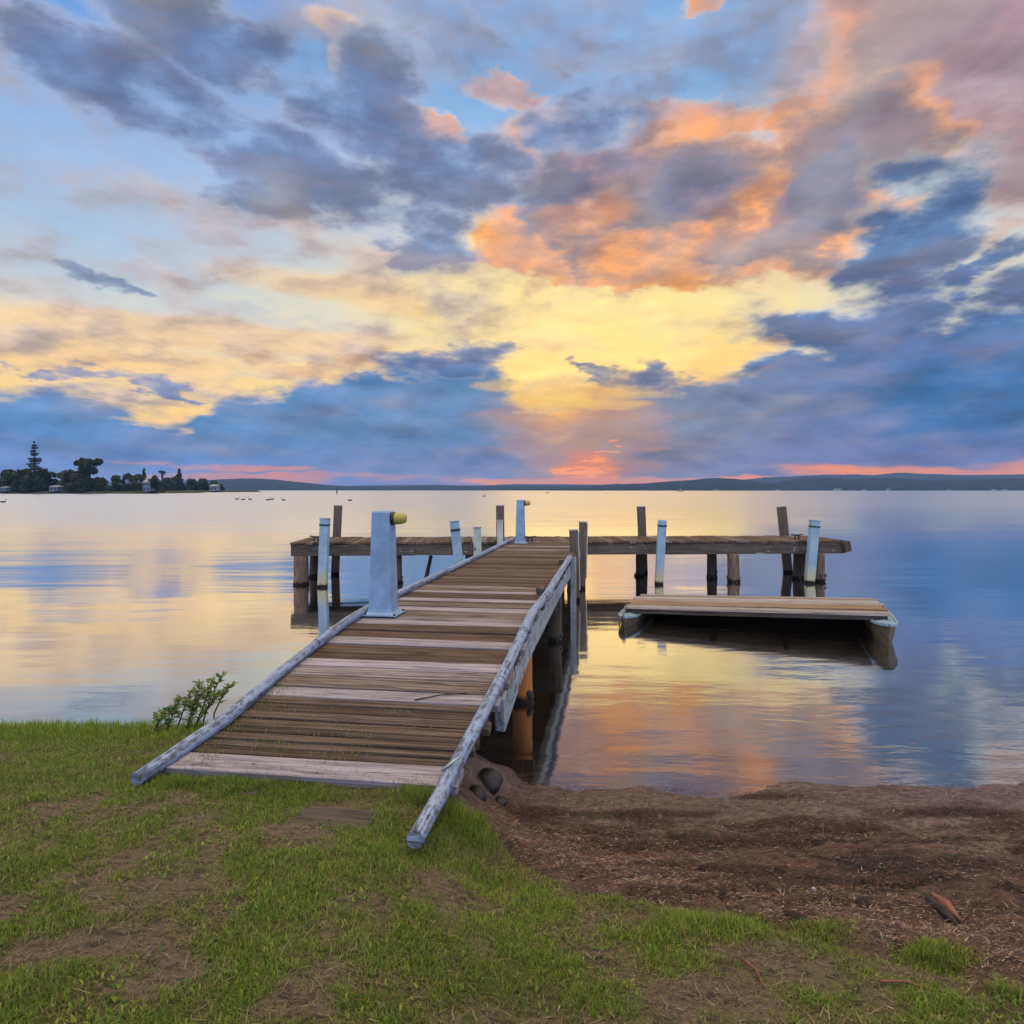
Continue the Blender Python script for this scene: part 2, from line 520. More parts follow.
    def build(self, name, mats, parent=None, bevel=0.0, merge=False):
        me = bpy.data.meshes.new(name)
        me.from_pydata([tuple(p) for p in self.v], [], self.f)
        uvl = me.uv_layers.new(name='UVMap')
        uvl.data.foreach_set('uv', [q for fuv in self.uv for uvp in fuv for q in uvp])
        me.polygons.foreach_set('material_index', self.mi)
        me.polygons.foreach_set('use_smooth', self.sm)
        for m in (mats if isinstance(mats, (list, tuple)) else [mats]):
            me.materials.append(m)
        me.update()
        o = bpy.data.objects.new(name, me)
        COL.objects.link(o)
        if parent:
            o.parent = parent
            o.matrix_parent_inverse = Matrix.Translation(-Vector(parent.location)) if parent.rotation_euler.z == 0 else (Matrix.Translation(parent.location) @ Matrix.Rotation(parent.rotation_euler.z, 4, 'Z')).inverted()
        if bevel:
            b = o.modifiers.new('bevel', 'BEVEL')
            b.width = bevel
            b.segments = 2
            b.limit_method = 'ANGLE'
        return o


# ------------------------------------------------------------------ smooth noise in numpy
def _hash(ix, iy, seed):
    h = (ix.astype(np.int64) * 374761393 + iy.astype(np.int64) * 668265263 + seed * 1442695041) & 0xFFFFFFFF
    h = ((h ^ (h >> 13)) * 1274126177) & 0xFFFFFFFF
    return ((h ^ (h >> 16)) & 0xFFFF) / 65535.0


def vnoise(x, y, seed=0):
    ix, iy = np.floor(x), np.floor(y)
    fx, fy = x - ix, y - iy
    fx, fy = fx * fx * (3 - 2 * fx), fy * fy * (3 - 2 * fy)
    a, b = _hash(ix, iy, seed), _hash(ix + 1, iy, seed)
    c, d = _hash(ix, iy + 1, seed), _hash(ix + 1, iy + 1, seed)
    return (a * (1 - fx) + b * fx) * (1 - fy) + (c * (1 - fx) + d * fx) * fy


def fbm(x, y, seed=0, octs=4, gain=0.5):
    s, a, t = 0.0, 1.0, 0.0
    for k in range(octs):
        s = s + a * vnoise(x * 2 ** k + 17.3 * k, y * 2 ** k - 9.1 * k, seed + k)
        t += a
        a *= gain
    return s / t


def sstep(a, b, x):
    t = np.clip((x - a) / (b - a), 0, 1)
    return t * t * (3 - 2 * t)


# ------------------------------------------------------------------ the lie of the land
YL = [-20000, -40, 0, 2, 3.9, 4.8, 5.3, 5.6, 5.9, 8, 14, 30, 60, 20000]
ZL = [1.6, 1.2, 0.82, 0.73, 0.62, 0.54, 0.46, 0.22, -0.15, -0.8, -1.6, -2.4, -3.0, -3.5]
YR = [-20000, -40, 0, 1.9, 2.5, 2.9, 3.5, 4.4, 4.9, 5.24, 5.7, 6.4, 8, 14, 30, 60, 20000]
ZR = [1.6, 1.2, 0.74, 0.6, 0.53, 0.45, 0.32, 0.105, 0.03, 0.0, -0.04, -0.15, -0.7, -1.6, -2.4, -3.0, -3.5]
BX = [-50, -2.2, -1.0, -0.38, -0.12, 0.05, 0.61, 1.21, 1.81, 3.0, 6.0, 50]
BY = [5.6, 5.6, 5.2, 4.25, 3.9, 3.62, 3.22, 2.86, 2.45, 1.9, 1.0, 0.6]


def grass_mask(x, y):
    b = np.interp(x, BX, BY)
    wob = (fbm(x * 2.3, y * 2.3, 3, 4) - 0.5) * 1.15 * sstep(-0.4, 0.3, x)
    return sstep(0.20, -0.20, y - b - wob)


def ground_z(x, y, fine=True):
    s = sstep(-0.62, 0.12, x + 0.25 * (fbm(x * 1.7, y * 1.7, 8, 3) - 0.5) - 0.0)
    z = np.interp(y, YL, ZL) * (1 - s) + np.interp(y + 0.55 * (fbm(x * 1.3, y * 0.4, 5, 4) - 0.5), YR, ZR) * s
    if fine:
        near = sstep(14, 7, np.abs(y)) * sstep(16, 8, np.abs(x))
        g = grass_mask(x, y)
        z = z + near * (0.008 + 0.042 * sstep(5.0, 4.2, y)) * (fbm(x * 2.2, y * 2.2, 21, 3) - 0.5)
        z = z + near * g * 0.035 * (fbm(x * 9, y * 9, 23, 3) - 0.5)
        bd = near * (1 - g) * (0.10 + 0.90 * sstep(4.9, 4.2, y))
        wr = fbm(x * 1.6, y * 6.0, 29, 4)
        z = z + bd * (0.07 * (wr - 0.5) + 0.05 * (fbm(x * 12, y * 20, 31, 3) - 0.5) + 0.016 * (fbm(x * 38, y * 46, 37, 2) - 0.5))
        lip = np.exp(-((y - np.interp(x, BX, BY) - 0.05) / 0.10) ** 2) * sstep(-0.3, 0.5, x) * near
        z = z - lip * 0.035
    return z


def axis_steps(lo, hi, step, far, growth=1.22):
    a = list(np.arange(lo, hi + 1e-6, step))
    s, p = step, hi
    while p < far:
        s *= growth
        p += s
        a.append(p)
    s, p = step, lo
    pre = []
    while p > -far:
        s *= growth
        p -= s
        pre.append(p)
    return np.array(pre[::-1] + a)


def grid_mesh(name, xs, ys, Z, mat, kind=None, cols=None):
    nx, ny = len(xs), len(ys)
    X, Y = np.meshgrid(xs, ys)
    co = np.stack([X, Y, Z], -1).reshape(-1, 3).astype(np.float32)
    i = np.arange(nx * ny).reshape(ny, nx)
    q = np.stack([i[:-1, :-1], i[:-1, 1:], i[1:, 1:], i[1:, :-1]], -1).reshape(-1, 4)
    return raw_mesh(name, co, q, mat, kind, cols)


def raw_mesh(name, co, faces, mat, kind=None, cols=None, parent=None, smooth=True):
    """faces: (n, k) array of one face size, or list of such arrays"""
    if not isinstance(faces, list):
        faces = [faces]
    loops = np.concatenate([f.reshape(-1) for f in faces]).astype(np.int32)
    sizes = np.concatenate([np.full(len(f), f.shape[1]) for f in faces])
    starts = np.concatenate([[0], np.cumsum(sizes)[:-1]]).astype(np.int32)
    me = bpy.data.meshes.new(name)
    me.vertices.add(len(co))
    me.vertices.foreach_set('co', np.ascontiguousarray(co, dtype=np.float32).reshape(-1))
    me.loops.add(len(loops))
    me.loops.foreach_set('vertex_index', loops)
    me.polygons.add(len(sizes))
    me.polygons.foreach_set('loop_start', starts)
    me.polygons.foreach_set('use_smooth', np.full(len(sizes), smooth))
    for k, c in (cols or {}).items():
        at_ = me.attributes.new(k, 'FLOAT_COLOR', 'POINT')
        cc = np.ones((len(co), 4), np.float32)
        cc[:, :c.shape[1]] = c
        at_.data.foreach_set('color', cc.reshape(-1))
    me.materials.append(mat)
    me.update(calc_edges=True)
    me.validate()
    o = bpy.data.objects.new(name, me)
    COL.objects.link(o)
    if kind:
        o['kind'] = kind
    if parent:
        o.parent = parent
        o.matrix_parent_inverse = Matrix.Translation(-Vector(parent.location))
    return o


# ------------------------------------------------------------------ materials
def material(name):
    m = bpy.data.materials.new(name)
    m.use_nodes = True
    return m, Nodes(m.node_tree)


def finish(N, col, rough=0.8, bump=None, bdist=0.01, bstr=1.0, spec=0.35, metal=0.0):
    b = N.n('BsdfPrincipled')
    N.put(b.inputs['Base Color'], col)
    N.put(b.inputs['Roughness'], rough)
    b.inputs['Specular IOR Level'].default_value = spec
    b.inputs['Metallic'].default_value = metal
    if bump is not None:
        bn = N.n('Bump')
        N.put(bn.inputs['Height'], bump)
        bn.inputs['Distance'].default_value = bdist
        bn.inputs['Strength'].default_value = bstr
        N.put(b.inputs['Normal'], bn.outputs[0])
    o = N.n('OutputMaterial')
    N.put(o.inputs[0], b.outputs[0])
    return b


def rgb(*c):
    return tuple(c) + (1.0,)


def wood(name, ramp, grain=(1.4, 34.0), dark=0.45, paint=None, paint_amt=0.5, paint_scale=9.0, tide=False, bdist=0.006, moss=0.0, paint_lo=None, cracks=0.5):
    """weathered timber: a tone per board, grain along the UV, cracks, optional peeling paint and a tide line"""
    m, N = material(name)
    uv = N.n('TexCoord').outputs['UV']
    geo = N.n('NewGeometry')
    rnd = geo.outputs['Random Per Island']
    pos = geo.outputs['Position']
    gv = N.mapping(uv, scale=(grain[0], grain[1], 1))
    g1 = N.noise(gv, 1.0, 7.0, 0.65, 0.4).outputs['Fac']
    g2 = N.noise(N.mapping(uv, scale=(grain[0] * 2.2, grain[1] * 3.2, 1)), 1.0, 4.0, 0.6).outputs['Fac']
    blot = N.noise(N.mapping(uv, scale=(2.5, 6.0, 1)), 1.0, 5.0, 0.6).outputs['Fac']
    base = N.ramp(rnd, ramp, 'CONSTANT' if len(ramp) > 4 else 'LINEAR')
    gr = N.rng(g1, 0.36, 0.62)
    base = N.mix(N.math('MULTIPLY', N.math('SUBTRACT', 1.0, gr), dark), base, rgb(0.028, 0.019, 0.014))
    base = N.mix(N.rng(blot, 0.35, 0.75, 0.0, 0.5), base, N.mix(0.35, base, rgb(0.20, 0.18, 0.17)))
    crack = N.rng(g2, 0.40, 0.30)
    crack = N.math('MULTIPLY', crack, N.rng(g1, 0.62, 0.42))
    base = N.mix(N.math('MULTIPLY', crack, cracks * 2.2, clamp=True), base, rgb(0.012, 0.009, 0.008))
    h = N.math('ADD', N.math('MULTIPLY', g1, 1.0), N.math('MULTIPLY', crack, -1.2))
    rough = 0.95
    if paint:
        pn = (N.noise(N.mapping(uv, scale=(paint_scale[0], paint_scale[1], 1)), 1.0, 7.0, 0.72).outputs['Fac'] if isinstance(paint_scale, tuple) else N.noise(pos, paint_scale, 6.0, 0.65).outputs['Fac'])
        pn2 = N.math('ADD', N.math('MULTIPLY', pn, 0.6), N.math('MULTIPLY', g1, 0.4))
        th = 0.62 - 0.3 * paint_amt
        pm = N.rng(pn2, th, th + (0.12 if isinstance(paint_scale, tuple) else 0.05))
        pc = N.mix(N.rng(N.noise(pos, 3.0, 4.0, 0.6).outputs['Fac'], 0.35, 0.7), rgb(*paint), rgb(*(q * 0.78 for q in paint)))
        sp = N.n('SeparateXYZ')
        N.put(sp.inputs[0], pos)
        if paint_lo:
            lo = N.rng(N.math('ADD', sp.outputs[2], N.math('MULTIPLY', pn, 0.4)), paint_lo[1], paint_lo[2])
            pc = N.mix(lo, rgb(*paint_lo[0]), pc)
        base = N.mix(pm, base, pc)
        h = N.math('ADD', h, N.math('MULTIPLY', pm, 0.8))
        rough = 0.6
    if tide:
        sp2 = N.n('SeparateXYZ')
        N.put(sp2.inputs[0], pos)
        tn = N.noise(pos, 11.0, 4.0, 0.6).outputs['Fac']
        tm = N.rng(N.math('ADD', sp2.outputs[2], N.math('MULTIPLY', tn, 0.12)), 0.17, 0.10)
        base = N.mix(tm, base, rgb(0.016, 0.014, 0.012))
    if moss:
        mn = N.noise(pos, 5.0, 5.0, 0.65).outputs['Fac']
        base = N.mix(N.rng(mn, 0.62 - 0.1 * moss, 0.75, 0.0, 0.7), base, rgb(0.07, 0.085, 0.03))
    finish(N, base, rough, h, bdist, spec=0.14)
    return m


M = {}
M['deck'] = wood('deck_timber', [(0.0, rgb(0.125, 0.080, 0.056)), (0.16, rgb(0.165, 0.112, 0.08)), (0.3, rgb(0.10, 0.066, 0.048)), (0.44, rgb(0.19, 0.135, 0.10)), (0.58, rgb(0.145, 0.088, 0.058)), (0.72, rgb(0.22, 0.17, 0.145)), (0.84, rgb(0.30, 0.255, 0.25)), (0.92, rgb(0.11, 0.075, 0.055))], dark=0.8, cracks=1.0)
M['deck_old'] = wood('old_deck_timber', [(0.0, rgb(0.10, 0.066, 0.048)), (0.25, rgb(0.135, 0.092, 0.068)), (0.5, rgb(0.085, 0.06, 0.046)), (0.7, rgb(0.15, 0.108, 0.084)), (0.85, rgb(0.12, 0.078, 0.054))], grain=(0.9, 46.0), dark=0.9, cracks=1.3, moss=0.4)
M['deck_pale'] = wood('pale_timber', [(0.0, rgb(0.40, 0.355, 0.385)), (1.0, rgb(0.29, 0.26, 0.28))], dark=0.5, cracks=0.7)
M['beam'] = wood('dark_timber', [(0.0, rgb(0.075, 0.06, 0.05)), (1.0, rgb(0.12, 0.095, 0.075))], dark=0.6)
M['fascia'] = wood('stained_timber', [(0.0, rgb(0.085, 0.068, 0.055)), (1.0, rgb(0.15, 0.115, 0.09))], dark=0.65, paint=(0.42, 0.44, 0.42), paint_amt=0.12, paint_scale=5.0)
M['rail'] = wood('rail_paint', [(0.0, rgb(0.22, 0.21, 0.23)), (1.0, rgb(0.19, 0.175, 0.19))], dark=0.6, paint=(0.29, 0.35, 0.48), paint_amt=0.74, paint_scale=(14.0, 26.0), cracks=0.6)
M['string'] = wood('stringer_paint', [(0.0, rgb(0.2, 0.17, 0.15)), (1.0, rgb(0.16, 0.13, 0.11))], dark=0.5, paint=(0.30, 0.34, 0.36), paint_amt=0.66, paint_scale=10.0)
M['pile'] = wood('wet_pile', [(0.0, rgb(0.06, 0.046, 0.038)), (1.0, rgb(0.10, 0.075, 0.058))], grain=(1.4, 26), dark=0.6, tide=True, bdist=0.012)
M['pile_brown'] = wood('brown_pile', [(0.0, rgb(0.17, 0.115, 0.085)), (1.0, rgb(0.22, 0.15, 0.11))], grain=(1.4, 26), dark=0.6, tide=True, bdist=0.012)
M['post_white'] = wood('post_paint', [(0.0, rgb(0.2, 0.17, 0.15)), (1.0, rgb(0.2, 0.17, 0.15))], dark=0.4, paint=(0.30, 0.43, 0.53), paint_amt=0.9, paint_scale=8.0, tide=True, paint_lo=((0.42, 0.40, 0.26), 0.35, 0.75))
M['post_brown'] = wood('post_timber', [(0.0, rgb(0.15, 0.105, 0.08)), (1.0, rgb(0.20, 0.15, 0.12))], dark=0.55, tide=True)
M['post_half'] = wood('post_green_paint', [(0.0, rgb(0.17, 0.13, 0.11)), (1.0, rgb(0.17, 0.13, 0.11))], dark=0.5, paint=(0.50, 0.55, 0.46), paint_amt=0.8, paint_scale=6.0, tide=True)
M['pile_rust'] = wood('rust_pile', [(0.0, rgb(0.3, 0.2, 0.12)), (1.0, rgb(0.3, 0.2, 0.12))], dark=0.35, paint=(0.66, 0.62, 0.55), paint_amt=0.8, paint_scale=5.0, tide=True, paint_lo=((0.40, 0.155, 0.04), 0.75, 0.95))
M['pontoon_deck'] = wood('pontoon_timber', [(0.0, rgb(0.26, 0.20, 0.15)), (0.25, rgb(0.36, 0.31, 0.28)), (0.5, rgb(0.42, 0.37, 0.34)), (0.7, rgb(0.32, 0.21, 0.13)), (0.85, rgb(0.40, 0.36, 0.35))], dark=0.5, cracks=0.7)


def plain(name, col, rough=0.6, var=0.15, scale=6.0, bdist=0.002, metal=0.0, spec=0.4, col2=None):
    m, N = material(name)
    pos = N.n('NewGeometry').outputs['Position']
    n = N.noise(pos, scale, 6.0, 0.6).outputs['Fac']
    c2 = col2 or tuple(q * (1 - 2.2 * var) for q in col)
    c = N.mix(N.rng(n, 0.3, 0.7), rgb(*col), rgb(*c2))
    finish(N, c, rough, n, bdist, spec=spec, metal=metal)
    return m


M['pedestal'] = plain('pedestal_enamel', (0.25, 0.385, 0.55), 0.42, 0.12, 5.0, 0.001)
M['lamp_glass'] = plain('lamp_lens', (0.34, 0.38, 0.07), 0.3, 0.2, 22.0, 0.001, col2=(0.42, 0.26, 0.05))
M['black'] = plain('black_fitting', (0.035, 0.033, 0.032), 0.5, 0.1, 20.0)
M['galv'] = plain('galvanised', (0.42, 0.45, 0.47), 0.4, 0.15, 25.0, 0.001, metal=0.6)
M['hull'] = plain('hull_paint', (0.26, 0.36, 0.44), 0.5, 0.15, 7.0, 0.003)
M['hull_side'] = plain('hull_side_paint', (0.115, 0.088, 0.05), 0.6, 0.22, 8.0, 0.003, col2=(0.045, 0.036, 0.024))
M['under_shade'] = plain('under_shade_timber', (0.012, 0.010, 0.009), 0.8, 0.1, 9.0)  # near-black timber: shade beneath the pontoon put into the colour
M['rope'] = plain('rope_fibre', (0.10, 0.085, 0.07), 0.9, 0.2, 60.0, 0.004)
M['rock'] = plain('wet_rock', (0.034, 0.028, 0.024), 0.45, 0.25, 9.0, 0.03)
M['weed'] = plain('rotting_weed', (0.035, 0.023, 0.016), 0.9, 0.25, 60.0, 0.02)
M['bark'] = plain('bark', (0.06, 0.045, 0.035), 0.9, 0.25, 12.0, 0.02)
M['drift'] = plain('driftwood', (0.24, 0.095, 0.05), 0.7, 0.25, 20.0, 0.006)
M['white'] = plain('white_paint', (0.28, 0.31, 0.36), 0.5, 0.05, 3.0)
M['wall_pale'] = plain('pale_wall', (0.14, 0.17, 0.22), 0.8, 0.08, 0.5)
M['roof_grey'] = plain('grey_roof', (0.24, 0.24, 0.26), 0.7, 0.1, 0.5)
M['roof_red'] = plain('tile_roof', (0.26, 0.14, 0.10), 0.8, 0.15, 0.5)
M['pane'] = plain('dark_glass', (0.03, 0.04, 0.05), 0.15, 0.05, 0.5)
M['feather'] = plain('black_feather', (0.022, 0.02, 0.02), 0.7, 0.1, 9.0)
M['beak'] = plain('red_beak', (0.45, 0.06, 0.04), 0.5, 0.1, 9.0)
M['pelt'] = plain('grey_feather', (0.40, 0.41, 0.43), 0.7, 0.1, 9.0)
M['shell'] = plain('pale_shell', (0.52, 0.56, 0.66), 0.5, 0.2, 60.0)

# leaves and blades take their own tone from a colour stored per leaf
def leafy(name, trans=0.35, rough=0.6):
    m, N = material(name)
    a = N.n('Attribute', attribute_name='tint')
    d = N.n('BsdfPrincipled')
    N.put(d.inputs['Base Color'], a.outputs['Color'])
    d.inputs['Roughness'].default_value = rough
    d.inputs['Specular IOR Level'].default_value = 0.25
    t = N.n('BsdfTranslucent')
    N.put(t.inputs[0], a.outputs['Color'])
    mx = N.n('MixShader')
    mx.inputs[0].default_value = trans
    N.put(mx.inputs[1], d.outputs[0])
    N.put(mx.inputs[2], t.outputs[0])
    o = N.n('OutputMaterial')
    N.put(o.inputs[0], mx.outputs[0])
    return m


M['blade'] = leafy('grass_blade', 0.3)
M['leaf'] = leafy('leaf', 0.3, 0.45)
M['litter'] = leafy('litter', 0.0, 0.75)
M['far_leaf'] = leafy('tree_leaf', 0.15, 0.8)

# ground
m, N = material('ground')
a = N.n('Attribute', attribute_name='tint')
pos = N.n('NewGeometry').outputs['Position']
n1 = N.noise(pos, 55.0, 6.0, 0.7).outputs['Fac']
n2 = N.noise(N.mapping(pos, scale=(14, 34, 20)), 1.0, 6.0, 0.65).outputs['Fac']
c = N.mix(1.0, a.outputs['Color'], N.ramp(n1, [(0.28, rgb(0.45, 0.42, 0.40)), (0.5, rgb(1, 1, 1)), (0.72, rgb(1.5, 1.4, 1.3))]), 'MULTIPLY')
c = N.mix(N.rng(n2, 0.47, 0.62, 0.0, 0.7), c, rgb(0.020, 0.014, 0.011))
b = finish(N, c, 0.8, N.math('ADD', N.math('MULTIPLY', n1, 0.8), n2), 0.024, spec=0.45)
N.put(b.inputs['Roughness'], N.math('MULTIPLY_ADD', a.outputs['Alpha'], -0.68, 0.9))
M['ground'] = m

# water
m, N = material('water')
pos = N.n('NewGeometry').outputs['Position']
big = N.noise(N.mapping(pos, scale=(0.10, 0.35, 1)), 1.0, 3.0, 0.5).outputs['Fac']
gust = N.rng(N.noise(N.mapping(pos, loc=(3, 7, 0), scale=(0.02, 0.075, 1)), 1.0, 3.0, 0.55).outputs['Fac'], 0.40, 0.62, 0.25, 1.0)
rip = N.noise(N.mapping(pos, rot=(0, 0, R(7)), scale=(1.1, 3.4, 1)), 1.0, 4.0, 0.55, 0.3).outputs['Fac']
rip2 = N.noise(N.mapping(pos, rot=(0, 0, R(-11)), scale=(3.5, 8.5, 1)), 1.0, 3.0, 0.5).outputs['Fac']
hgt = N.math('ADD', N.math('MULTIPLY', big, 0.030), N.math('MULTIPLY', N.math('ADD', N.math('MULTIPLY', rip, 0.0050), N.math('MULTIPLY', rip2, 0.0003)), gust))
bn = N.n('Bump')
N.put(bn.inputs['Height'], hgt)
bn.inputs['Distance'].default_value = 1.0
bn.inputs['Strength'].default_value = 1.0
gl = N.n('BsdfGlossy')
gl.inputs['Color'].default_value = rgb(0.97, 0.97, 0.97)
spw = N.n('SeparateXYZ')
N.put(spw.inputs[0], pos)
off = N.math('LOGARITHM', N.math('MAXIMUM', spw.outputs[1], 1.0), 10.0)      # the lake is rougher away from the sheltered shore
N.put(gl.inputs['Roughness'], N.rng(off, 1.2, 2.0, 0.065, 0.24, smooth=False))
# short steep wavelets out on the lake: the faces turned to the shore
tl = N.n('CombineXYZ')
N.put(tl.inputs[1], N.math('MULTIPLY', N.rng(off, 1.22, 1.75), N.math('MULTIPLY_ADD', big, -0.08, -0.065)))
tl.inputs[2].default_value = 1.0
N.put(bn.inputs['Normal'], N.vmath('NORMALIZE', tl.outputs[0]))
N.put(gl.inputs['Normal'], bn.outputs[0])
df = N.n('BsdfDiffuse')
df.inputs[0].default_value = rgb(0.014, 0.011, 0.008)
fr = N.n('Fresnel')
fr.inputs[0].default_value = 1.45
fac = N.rng(fr.outputs[0], 0.02, 0.42, 0.26, 0.97, smooth=False)
mx = N.n('MixShader')
N.put(mx.inputs[0], fac)
wa = N.n('Attribute', attribute_name='shallow')
tr_ = N.n('BsdfTransparent')
mb_ = N.n('MixShader')
N.put(mb_.inputs[0], wa.outputs['Fac'])
N.put(mb_.inputs[1], df.outputs[0])
N.put(mb_.inputs[2], tr_.outputs[0])
N.put(mx.inputs[1], mb_.outputs[0])
N.put(mx.inputs[2], gl.outputs[0])
o = N.n('OutputMaterial')
N.put(o.inputs[0], mx.outputs[0])
M['water'] = m

# far forest
def forest(name, c1, c2, scale):
    m, N = material(name)
    pos = N.n('NewGeometry').outputs['Position']
    n = N.noise(pos, scale, 5.0, 0.65).outputs['Fac']
    finish(N, N.mix(N.rng(n, 0.35, 0.65), rgb(*c1), rgb(*c2)), 0.95, n, 6.0, spec=0.1)
    return m


M['forest'] = forest('forest', (0.008, 0.018, 0.028), (0.020, 0.034, 0.042), 0.04)  # blue of the distant haze put into the forest colour
M['headland'] = forest('headland_turf', (0.04, 0.055, 0.022), (0.09, 0.085, 0.05), 0.12)

# ------------------------------------------------------------------ ground and water
xs = axis_steps(-4.6, 4.6, 0.022, 5500, 1.3)
ys = axis_steps(1.0, 6.0, 0.022, 5500, 1.3)
X, Y = np.meshgrid(xs, ys)
Z = ground_z(X, Y)
g = grass_mask(X, Y)
soil = np.array([0.15, 0.108, 0.062])
thatch = np.array([0.135, 0.135, 0.042])
dirt = np.array([0.125, 0.064, 0.045])
darkd = np.array([0.026, 0.017, 0.013])
sand = np.array([0.225, 0.15, 0.12])
patch = fbm(X * 3.4, Y * 3.4, 41, 4)[..., None]
gcol = soil * (1 - sstep(.4, .6, patch)) + thatch * sstep(.4, .6, patch)
wr = fbm(X * 1.5, Y * 5.5, 29, 4)
bcol = dirt[None, None] * np.ones_like(gcol)
dk = sstep(0.50, 0.62, wr + 0.10 * sstep(2.8, 3.7, Y))[..., None]
bcol = bcol * (1 - dk) + darkd * dk
sd = (sstep(3.9, 4.9, Y + 0.5 * (fbm(X * 2.2, Y * 5, 47, 4) - 0.5) + 0.35 * sstep(1.6, 2.8, X)) * sstep(0.62, 0.45, wr))[..., None]
bcol = bcol * (1 - sd) + sand * sd
spk = sstep(0.56, 0.66, fbm(X * 16, Y * 26, 83, 3))[..., None]
bcol = bcol * (1 - 0.75 * spk) + darkd * 0.75 * spk
mul = np.exp(-((Y - np.interp(X, BX, BY) - 0.42) / 0.36) ** 2)[..., None]
bcol = bcol * (1 - 0.6 * mul) + np.array([0.20, 0.105, 0.072]) * 0.6 * mul
col = gcol * g[..., None] + bcol * (1 - g[..., None])
wet = sstep(4.3, 5.0, Y + 0.5 * (fbm(X * 1.8, Y * 2, 71, 3) - 0.5)) * (1 - g)
wetc = np.array([0.165, 0.105, 0.085]) * (0.7 + 0.6 * fbm(X * 6, Y * 14, 88, 3)[..., None])
col = col * (1 - 0.75 * wet[..., None]) + wetc * 0.75 * wet[..., None]
colA = np.concatenate([col, wet[..., None]], -1).reshape(-1, 4).astype(np.float32)
ground = grid_mesh('ground', xs, ys, Z, M['ground'], 'structure', {'tint': colA})

wx = axis_steps(-5.0, 6.0, 0.08, 5500, 1.3)
wy = np.concatenate([np.arange(2.4, 9.0, 0.06), 9.0 + 0.06 * 1.25 ** np.arange(1, 60)])
wy = wy[wy < 7100]
WX, WY = np.meshgrid(wx, wy)
depth = np.maximum(-ground_z(WX, WY), 0.0)
sh_ = np.exp(-depth * 9.0)
water = grid_mesh('water', wx, wy, np.zeros_like(WX), M['water'], 'structure', {'shallow': np.repeat(sh_.reshape(-1, 1), 3, 1)})

# ------------------------------------------------------------------ jetty
UPV = Vector((0, 0, 1))
DV = Vector((0.15, 1, 0)).normalized()
PV = Vector((DV.y, -DV.x, 0))
O0 = Vector((-1.105, 3.86, 0))          # middle of the landward end
HW = 0.87


def deck_z(t):
    return float(np.interp(t, [-1, 0, 0.6, 1.6, 2.5, 3.1, 20], [0.53, 0.665, 0.765, 0.905, 1.0, 1.03, 1.03]))


def dp(t, s, z=None):
    """point on the walkway: t along, s across (right positive)"""
    p = O0 + DV * t + PV * s
    p.z = deck_z(t) if z is None else z
    return p


def t_of(Y, s):
    return (Y - O0.y - PV.y * s) / DV.y


jetty = tag(empty('jetty', (O0.x, O0.y, 0.6)), 'weathered timber jetty running from the grass out to a long cross platform on piles', 'jetty')

rd = random.Random(5)
T_END = 13.62
mb, mbp, mbo = MB(), MB(), MB()
t = 0.0
k = 0
while t < T_END:
    w = rd.uniform(0.15, 0.235)
    pale = (k == 0) or (k in (9, 12, 15, 18)) or (k > 18 and rd.random() < 0.13)
    if 0 < k < 9:
        w = rd.uniform(0.075, 0.115)
    w = min(w, T_END - t + 0.02)
    tt = t + w / 2
    z0, z1 = deck_z(t), deck_z(t + w)
    sl = math.atan2(z1 - z0, w)
    d = (DV * math.cos(sl) + UPV * math.sin(sl))
    u = PV.cross(d)
    tgt = mbp if pale else (mbo if k < 9 else mb)
    nseg = 1
    cut = 0.10 * max(0.0, 1 - tt / 1.3)
    ext = 0.09 * max(0.0, 1 - tt / 0.9)
    tgt.box(dp(tt, rd.uniform(-0.015, 0.015) - cut / 2 - ext / 2, deck_z(tt) - 0.025 + rd.uniform(-0.007, 0.007)),
            (PV + DV * rd.uniform(-0.004, 0.004), d, u), (HW + 0.01 - cut / 2 + ext / 2 + rd.uniform(-0.02, 0.03), w / 2 - rd.uniform(0.005, 0.013), 0.025), 0.004, rnd=rd)
    for sn in (-0.80, -0.03, 0.76):
        for tn in (0.28, 0.72):
            if w > 0.12 or tn < 0.5:
                pn_ = dp(t + w * tn + rd.uniform(-.01, .01), sn + rd.uniform(-.012, .012))
                nr = 0.0055
                tgt.poly([pn_ + DV * (nr * math.cos(q)) + PV * (nr * math.sin(q)) + UPV * 0.0075 for q in (0, 1.05, 2.09, 3.14, 4.19, 5.24)][::-1], 1)
    t += w
    k += 1
mb.build('walkway_deck', [M['deck'], M['black']], jetty, bevel=0.006)
o = mbo.build('walkway_deck', [M['deck_old'], M['black']], jetty, bevel=0.007)
o['label'] = 'dark split narrow boards at the foot of the ramp'
mbp.build('walkway_deck', [M['deck_pale'], M['black']], jetty, bevel=0.006)['label'] = 'paler replacement boards of the walkway'

# stringers under the walkway
for s, mat, nm in ((HW - 0.02, 'string', 'side_stringer'), (-HW + 0.04, 'beam', 'side_stringer'), (0.0, 'beam', 'side_stringer')):
    mb = MB()
    tt = [0.25, 1.3, 2.5, 3.2, 6.0, 9.2, 13.5]
    if s > 0.5:
        tt = [1.2, 2.0, 2.6, 3.2, 6.0, 8.7, 13.5]
    for a, b in zip(tt[:-1], tt[1:]):
        mb.beam(dp(a, s, deck_z(a) - 0.175), dp(b, s, deck_z(b) - 0.175), 0.07, 0.24, jit=0.004)
    o = mb.build(nm, M[mat], jetty, bevel=0.006)
    if s > 0.5:
        o['label'] = 'stringer in peeling white paint'

# kerb logs along both edges
def kerb(px_pts, rads, name='kerb_log'):
    mb = MB()
    mb.log(px_pts, rads, 12, 0.05, sub=5, rnd=rd)
    return mb.build(name, M['rail'], jetty)


